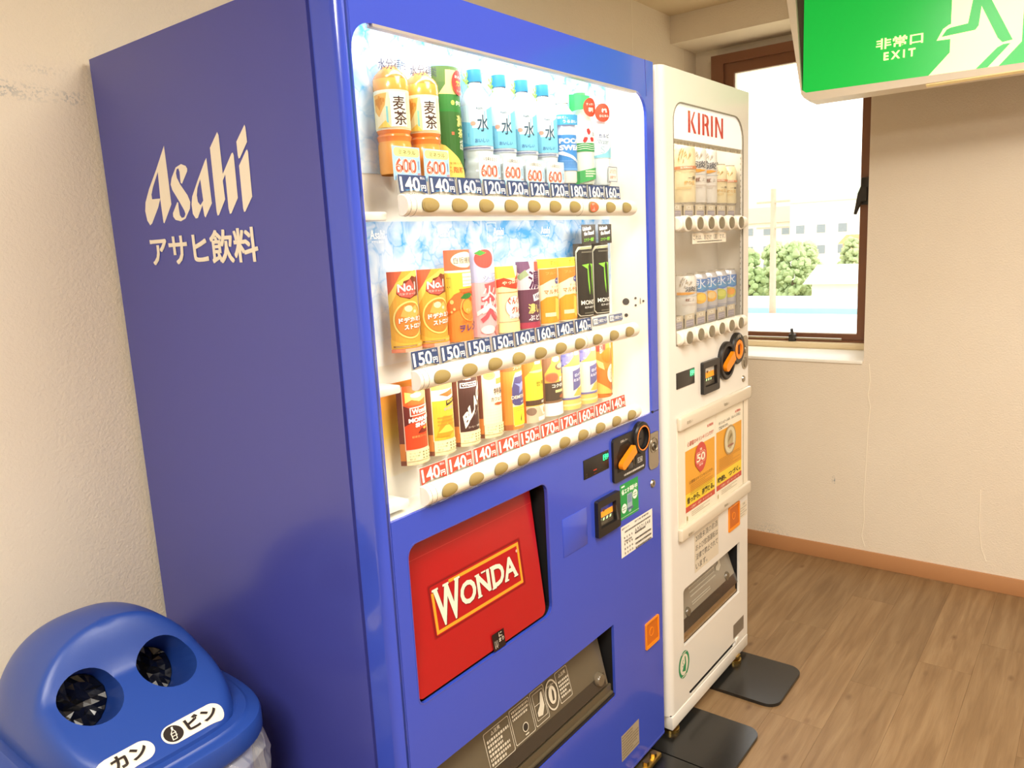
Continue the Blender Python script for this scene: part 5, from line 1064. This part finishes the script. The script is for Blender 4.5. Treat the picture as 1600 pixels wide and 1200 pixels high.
def lager(d, H):
    s = H/.168; d.h = .0004
    d.rect(-1, 1, .62*H, .64*H, '#f6efdc'); beast(d, s, .80*H, 1.0, '#cda65a', '#a58a62'); d.poly([(-.95, .585*H), (.75, .585*H), (.75, .635*H), (-.95, .635*H)], '#d98e62'); kirin(d, -.28, .594*H, .62, .030*H, '#f6ead6'); d.rect(-1, 1, .555*H, .56*H, '#d9c48e'); d.rect(-1, 1, .535*H, .54*H, '#d9c48e'); d.text('一番', .12, .55, .42*H, .47*H, '#5a4c3a', .02); d.text('搾り生', -.1, .5, .33*H, .40*H, '#d7a850', .02); d.lines(-.5, .3, .26*H, .31*H, 2, '#d9b870', .5, 3)
def pale(d, H):
    s = H/.168; d.h = .0004; beast(d, s, .82*H, 1.0, '#b9a888', '#a0948a'); d.text('淡', -.15, .55, .62*H, .735*H, '#5b6068', .02); d.text('麗', .58, .98, .62*H, .735*H, '#5b6068', .02); d.poly([(-.6, .545*H), (.1, .555*H), (.6, .585*H), (.1, .605*H), (-.6, .605*H)], '#eba23a'); d.rect(-1, 1, .515*H, .523*H, '#a9b6c0'); d.text('極', -.12, .18, .40*H, .465*H, '#8a5a4a', .02); d.text('上', .25, .45, .41*H, .46*H, '#8a7a6a', .0); d.lines(-.3, .6, .29*H, .36*H, 2, '#c9b6a8', .4, 2)
def iceart(fruit, low):
    def art(d, H):
        d.h = .0004; d.poly([(-1, H-.017), (1, H-.017), (1, .60*H), (.3, .55*H), (-.3, .60*H), (-1, .56*H)], '#4a7fc4'); d.rect(-1, 1, .60*H, .72*H, '#4f94c8'); d.text('氷', -.25, .55, .64*H, .86*H, '#dfe6ee', .0); d.lines(-.3, .5, .87*H, .90*H, 1, '#e6eaf2', .6, 3)
        for a, b_ in ((-.8, .52), (-.55, .47), (-.75, .40), (-.5, .36)): d.poly([(a-.12, b_*H-.003), (a, b_*H+.005), (a+.14, b_*H+.001), (a+.02, b_*H-.006)], '#f6f6f4')
        d.ell(.12, .42*H, .48, .13*H, fruit); d.ell(.20, .44*H, .28, .08*H, low); d.ell(-.55, .18*H, .20, .06*H, '#5f8fcc'); d.lines(-.2, .7, .08*H, .2*H, 3, '#9aa4bc', .4, 3)
    return art
KP, K0 = .0735, 1.2545
z1, z2 = 1.498, 1.186
can(K0, z1, .168, .0325, 'tall gold lager can, leftmost in the upper row of the white machine', lager, lagerm, sil, None)
for i, s_ in ((1, 'left'), (2, 'right')): can(K0+KP*i, z1, .168, .0325, 'tall white can with orange pennant, %s one of the pair in the upper row' % s_, pale, whitem, sil, 'tall white cans')
for i, s_ in ((3, 'left'), (4, 'right')): can(K0+KP*i, z1, .123, .0325, 'short gold lager can, %s one of two ending the upper row' % s_, lager, lagerm, sil, 'short gold cans')
can(K0, z2, .123, .0325, 'short silver white can with a small orange pennant, leftmost in the lower row', pale, whitem, sil, None)
for i, (fr_, lo_, s_) in enumerate((('#e8b23c', '#f0c850', 'blue topped can with an amber fruit, second in the lower row'), ('#e9ab3a', '#e8c98a', 'blue topped can with an orange fruit band, middle of the lower row'), ('#b6bf4a', '#d0cf60', 'blue topped can with a green fruit, fourth in the lower row'), ('#c9b84a', '#e89a3c', 'blue topped can with a yellow green and orange fruit, last in the lower row'))):
    can(K0+KP*(i+1), z2, .123, .0325, s_, iceart(fr_, lo_), icem, sil, 'blue topped cans in the lower row')

# adjusting feet of both machines, standing on the plates
def foot(x, y, par, h):
    k = MB(); k.lathe([(0, .0105), (.026, .0105), (.026, .020), (.016, .022), (.016, h)], (x, y, 0), zinc, 20); k.lathe([(.024, .026), (.024, .034)], (x, y, 0), zinc, 6); k.disc((x, y, .034), .024, zinc, 6, 'z'); k.disc((x, y, .026), .024, zinc, 6, 'z'); k.build('adjusting_foot', par)
foot(1.500, .012, km, .031); foot(1.050, -.004 if False else .020, km, .031)
foot(.885, .030, vm, .050); foot(.10, .05, vm, .050)
k = MB(); k.bbox(.80, .90, -.030, .03, .030, .045, zinc, .005); k.tube([(.83, -.018, .045), (.83, -.018, .056)], .009, zinc, 6); k.tube([(.872, -.018, .045), (.872, -.018, .056)], .009, zinc, 6); k.build('foot_bracket', vm)

# ------------------------------------------------------------------ recycling bin beside the blue machine
binb = mat('bin_blue', '#224494', rough=.38, spec=.5, bump=.05, bscale=500); bag_k = mat('black_bag', '#0d0d10', rough=.22, spec=.6)
CXB, CYB = -.262, .445
bin_ = thing('recycling_bin', (CXB, CYB, 0), 'blue dome lidded recycling bin with two round holes, left of the blue vending machine', 'bin')
HA, HB = .166, .232        # half width and half depth of the lid at its rim
def lid_h(x, y):
    q = min(1, ((abs(x)/.158)**2.6+(abs(y)/.234)**2.6)**(1/2.6))
    dome = .642+.174*(1-q**2.3)**.56
    yy = y+CYB
    face = .655+.50*(yy-.235)+9*max(0, yy-.385)**1.45+.9*max(0, abs(x)-.115)**1.2
    kk = .046; h = max(0, kk-abs(dome-face))/kk
    return min(dome, face)-h*h*kk*.25
bm = bmesh.new(); NR, NA = 46, 120; ringv = []
def rim_pt(a, s=1.0, ax=.156, ay=.222, e=3.4):
    c, sn = math.cos(a), math.sin(a); r = (abs(c/ax)**e+abs(sn/ay)**e)**(-1/e)
    return r*c*s, r*sn*s
for i in range(1, NR+1):
    s = math.sin(i/NR*PI/2)**.9; row_ = []
    for j in range(NA):
        x, y = rim_pt(2*PI*j/NA, s); row_.append(bm.verts.new((CXB+x, CYB+y, lid_h(x, y) if i < NR else .642)))
    ringv.append(row_)
top = bm.verts.new((CXB, CYB, lid_h(0, 0)))
for j in range(NA): bm.faces.new((top, ringv[0][j], ringv[0][(j+1) % NA]))
for i in range(NR-1):
    for j in range(NA): bm.faces.new((ringv[i][j], ringv[i+1][j], ringv[i+1][(j+1) % NA], ringv[i][(j+1) % NA]))
# rim: step, rounded lip, skirt
prev = ringv[-1]
for ds, z in ((.012, .641), (.014, .6385), (.018, .6365), (.026, .636), (.031, .633), (.033, .627), (.033, .600), (.030, .594), (.020, .594), (.018, .60), (.0, .612)):
    cur = []
    for j in range(NA):
        x, y = rim_pt(2*PI*j/NA, 1, .156+ds, .222+ds, 3.6); cur.append(bm.verts.new((CXB+x, CYB+y, z)))
    for j in range(NA): bm.faces.new((prev[j], cur[j], cur[(j+1) % NA], prev[(j+1) % NA]))
    prev = cur
bm.faces.new(prev[::-1])
for f in bm.faces: f.smooth = True
me = bpy.data.meshes.new('lid'); bm.to_mesh(me); bm.free(); me.materials.append(binb)
lid = bpy.data.objects.new('lid', me); COL.objects.link(lid)
HX = (-.326, -.1955); HAX = Vector((0, .86, -.50)).normalized(); HR = .0475
cut = MB()
for hx in HX:
    c = Vector((hx, .380, .7165)); a = Vector((1, 0, 0)); b_ = HAX.cross(a); n = 36
    V = [c+HAX*t+(a*math.cos(2*PI*i/n)+b_*math.sin(2*PI*i/n))*r for t, r in ((-.2, HR*1.02), (.115, HR)) for i in range(n)]
    cut.add(V, [(i, (i+1) % n, n+(i+1) % n, n+i) for i in range(n)]+[tuple(range(n))[::-1], tuple(range(n, 2*n))], binb, True)
co_ = cut.build('cutter')
md = lid.modifiers.new('b', 'BOOLEAN'); md.operation = 'DIFFERENCE'; md.object = co_; md.solver = 'EXACT'
dg = bpy.context.evaluated_depsgraph_get(); me2 = bpy.data.meshes.new_from_object(lid.evaluated_get(dg))
lid.modifiers.clear(); lid.data = me2; bpy.data.objects.remove(co_)
if not me2.materials: me2.materials.append(binb)
for p in me2.polygons: p.use_smooth = True
me2.set_sharp_from_angle(angle=math.radians(35))
lid.parent = bin_; lid.matrix_parent_inverse = bin_.matrix_basis.inverted()
# raised collars round the holes and the ends of the wells
def body_ring(z, ds, e=3.6): return [(CXB+rim_pt(2*PI*j/48, 1, .156+ds, .222+ds, e)[0], CYB+rim_pt(2*PI*j/48, 1, .156+ds, .222+ds, e)[1], z) for j in range(48)]
k = MB(); R_ = [body_ring(.594, .014), body_ring(.30, .004), body_ring(.02, -.010), body_ring(0, -.013)]
V = [p for r_ in R_ for p in r_]; k.add(V, [(i*48+j, i*48+(j+1) % 48, (i+1)*48+(j+1) % 48, (i+1)*48+j) for i in range(3) for j in range(48)], binb, True); k.add(R_[3], [tuple(range(48))], binb); k.build('body', bin_)
# labels with icon and word, lying on the sloping face of the lid
def lidfr(x0, y0):
    e = .004; nx = Vector((1, 0, 0)); dz = (lid_h(x0-CXB, y0+e-CYB)-lid_h(x0-CXB, y0-e-CYB))/(2*e)
    ty = Vector((0, 1, dz)).normalized()
    def fr(u, v, h):
        x = x0+u; y = y0+v*ty.y; return (x, y, lid_h(x-CXB, y-CYB)+.0006+h)
    return fr
def pill(x0, y0, word, icon):
    d = Decal(lidfr(x0, y0), .0003, .008); cr_ = '#efe6d3'; ik = '#2c241e'
    d.poly(rr(-.0530, .0530, -.0185, .0185, .0184, 8), cr_); d.h += .0003; d.ell(-.0345, 0, .0155, .0155, ik); d.h += .0002
    if icon == 'bottle':
        B = [(-.004, -.0115), (.004, -.0115), (.0045, .001), (.0016, .006), (.0016, .012), (-.0016, .012), (-.0016, .006), (-.0045, .001)]
        d.poly([(p[0]-.0345+p[1]*.25, p[1]) for p in B], cr_); d.poly([((p[0]*.66)-.0345+p[1]*.9*.25, p[1]*.88-.0004) for p in B[:4]+B[-2:]], ik)
        for z in (-.006, -.001): d.rect(-.0395, -.0305, z, z+.0012, cr_)
    else:
        d.poly(ell(-.0345, 0, .0105, .0105, 24), cr_); d.ell(-.0345, 0, .0088, .0088, ik); d.ell(-.0335, -.001, .0035, .006, cr_)
    d.text(word, -.0130, .0420, -.0120, .0125, ik, .035); d.build('label', bin_)
pill(-.2230, .2480, 'ビン', 'bottle'); pill(-.3440, .2480, 'カン', 'can')
# black rubbish bags showing in the two wells
for i, hx in enumerate(HX):
    rnd = random.Random(3+i); c = Vector((hx, .380, .7165))+HAX*(.055 if i == 0 else .085); a = Vector((1, 0, 0)); b_ = HAX.cross(a)
    k = MB(); V = []; NB = 9
    for p in range(NB):
        for q in range(NB):
            u, v = -1+2*p/(NB-1), -1+2*q/(NB-1); rad = max(abs(u), abs(v)); rr_ = math.hypot(u, v) or 1; sc = rad/rr_
            V.append(c+(a*u*sc+b_*v*sc)*HR*.97+HAX*(rnd.uniform(-.010, .010)*(1-rad*.7)+(.012*v*sc if i == 0 else 0)))
    k.add(V, [(p*NB+q, p*NB+q+1, (p+1)*NB+q+1, (p+1)*NB+q) for p in range(NB-1) for q in range(NB-1)], bag_k)
    o = k.build('rubbish_bag', None, tuple(c)); tag(o, 'crumpled black plastic bag seen through the %s hole of the bin lid' % ('left' if i == 0 else 'right'), 'bag')
# clear liner bag turned down outside the bin
lin_m = bpy.data.materials.new('clear_liner'); lin_m.use_nodes = True; nt = lin_m.node_tree; pb_ = nt.nodes['Principled BSDF']
pb_.inputs['Base Color'].default_value = (.80, .80, .82, 1); pb_.inputs['Roughness'].default_value = .22; pb_.inputs['Alpha'].default_value = .30; pb_.inputs['Specular IOR Level'].default_value = .8
k = MB(); rnd = random.Random(11); NL = 120; V = []; NZ = 9
for q in range(NZ):
    z = .591-q*.020
    for j in range(NL):
        a = 2*PI*j/NL; ds = .016+.012*(1-abs(q-3)/6)+.007*abs(math.sin(4.5*a+.65*q))+.006*abs(math.sin(11.5*a+.35*q))+rnd.uniform(0, .003)
        if q == 0: ds = .0165
        x, y = rim_pt(a, 1, .156+ds, .222+ds+.001, 3.6); V.append((CXB+x, CYB+y, z+rnd.uniform(-.004, .004)*(q > 0)))
k.add(V, [(q*NL+j, q*NL+(j+1) % NL, (q+1)*NL+(j+1) % NL, (q+1)*NL+j) for q in range(NZ-1) for j in range(NL)], lin_m)
tag(k.build('liner_bag', None, (CXB, CYB, .5)), 'clear crinkled plastic liner bag hanging out under the rim of the blue bin', 'bag')

# ------------------------------------------------------------------ outside the window: a town below the hill
GZ = -6.0
def omat(n, c, r=.9): return mat(n, c, rough=r, spec=.2, vary=.15)  # outdoor base colours are paled; haze and overexposure are mixed into them
k = MB(); k.box(4.2, 620, -320, 420, GZ-.3, GZ, omat('town_ground', '#cfc6ac')); struct(k.build('ground'))
k = MB(); rnd = random.Random(5); NX = 50; V = []
for q, (dx, hf) in enumerate(((0, 0), (40, .45), (95, 1), (160, .8), (230, 0))):
    for j in range(NX+1):
        y = -240+640*j/NX; h_ = 36+13*math.sin(y*.021+1)+9*math.sin(y*.05)+rnd.uniform(-2, 2); V.append((330+dx, y, GZ+h_*hf))
k.add(V, [(q*(NX+1)+j, q*(NX+1)+j+1, (q+1)*(NX+1)+j+1, (q+1)*(NX+1)+j) for q in range(4) for j in range(NX)], omat('hill_green', '#a9b89a'), True); struct(k.build('hills'))
def house(x, y, w, dp, h, wallc, roofc, label, flat=False, z=GZ):
    t = thing('house', (x, y, z), label, 'house', None)
    k = MB(); k.box(x, x+dp, y-w/2, y+w/2, z, z+h, omat('plaster_'+wallc[1:], wallc)); k.build('walls', t)
    k = MB()
    if flat: k.box(x-.3, x+dp+.3, y-w/2-.3, y+w/2+.3, z+h, z+h+.5, omat('roof_'+roofc[1:], roofc))
    else:
        e = .5; V = [(x-e, y-w/2-e, z+h), (x+dp+e, y-w/2-e, z+h), (x+dp+e, y+w/2+e, z+h), (x-e, y+w/2+e, z+h), (x+dp/2, y-w/2-e, z+h+w*.22), (x+dp/2, y+w/2+e, z+h+w*.22)]
        k.add(V, [(0, 1, 4), (2, 3, 5), (0, 4, 5, 3), (1, 2, 5, 4), (3, 2, 1, 0)], omat('roof_'+roofc[1:], roofc))
    k.build('roof', t)
    n = max(1, int(w/2.6)); fl = max(1, int(h/3))
    for a in range(n):
        for b_ in range(fl):
            yy = y-w/2+(a+.5)*w/n; zz = z+1+b_*3
            k = MB(); k.box(x-.06, x+.05, yy-.6, yy+.6, zz, zz+1.2, omat('dim_glass', '#8f9aa0', .3)); k.build('window', t)
def tree(x, y, h, r, c, label, seed):
    rnd = random.Random(seed); t = thing('tree', (x, y, GZ), label, 'tree', None)
    k = MB(); k.lathe([(.28, 0), (.18, h*.55)], (x, y, GZ), omat('bark', '#8a7a62'), 8); k.build('trunk', t)
    bm = bmesh.new()
    for q in range(170):
        a, z_ = rnd.uniform(0, 2*PI), rnd.uniform(.25, .98); rad = r*math.sqrt(rnd.uniform(.1, 1))*(1-max(0, z_-.6)*1.5)
        g = bmesh.ops.create_icosphere(bm, subdivisions=1, radius=r*rnd.uniform(.14, .28))
        for v in g['verts']: v.co = Vector((x+math.cos(a)*rad, y+math.sin(a)*rad, GZ+h*z_))+v.co*rnd.uniform(.8, 1.25)
    k = MB(); k.frombm(bm, omat('leaf_'+c[1:], c), True); k.build('crown', t)
house(30.5, 12.0, 20, 8.5, 2.75, '#e9e6dd', '#dfe3e2', 'low building with a pale grey flat roof nearest below the window', True)
house(41.5, 12.0, 24, 7.5, 2.85, '#e6ebec', '#a9d3e2', 'low building with a pale blue flat roof behind the utility pole', True)
house(57, 13.6, 5.6, 6, 3.6, '#ece6d6', '#e9e1d0', 'small cream house right of the trees')
house(118, 33.5, 9, 12, 11.5, '#efe9dc', '#d9d3c6', 'tall white block beyond the trees', True)
house(128, 46.5, 12, 10, 9, '#e8dfce', '#c9a28a', 'cream house with a reddish roof behind the utility pole')
house(150, 60, 16, 10, 7, '#e2dccd', '#b9b2a8', 'long pale house with a grey roof at the left of the view')
house(140, 27.5, 7, 9, 9, '#e9d9b9', '#cfb48a', 'yellowish house at the right of the view')
house(105, 24.5, 5, 7, 5.5, '#e9c7a4', '#d98f62', 'small orange roofed house at the right window edge')
for a in ((60, 22.2, 6.1, 1.25, '#9cb07c', 'broad green tree left of the utility pole', 1), (61, 19.0, 6.6, 1.25, '#a6b886', 'green tree just right of the utility pole', 2), (66, 20.3-1.0, 6.2, 1.0, '#abbb8c', 'smaller green tree next to the cream house', 3), (62, 25.6, 5.6, 1.2, '#9fb27f', 'green tree at the left window edge', 4), (84, 20.6, 6.4, 1.3, '#a9b78a', 'round tree at the right window edge', 5), (70, 27.6, 6.2, 1.3, '#a3b483', 'tree behind, seen left of the pole', 6), (71, 24.0, 6.6, 1.4, '#a8b98a', 'tree behind, seen through the gap right of the pole', 7), (74, 21.9, 6.5, 1.2, '#aebd90', 'tree behind, just left of the white block', 8)): tree(*a)
t = thing('utility_pole', (39.8, 13.25, GZ), 'tall concrete utility pole with crossbars standing beyond the low roofs', 'pole')
k = MB(); k.lathe([(.20, 0), (.13, 9.6), (0, 9.6)], (39.8, 13.25, GZ), omat('concrete', '#b9a48e'), 12); k.build('pole', t)
for z in (8.9, 7.6):
    k = MB(); k.bbox(39.7, 39.9, 12.4, 14.1, GZ+z, GZ+z+.1, omat('concrete', '#b9a48e'), .01); k.build('crossbar', t)
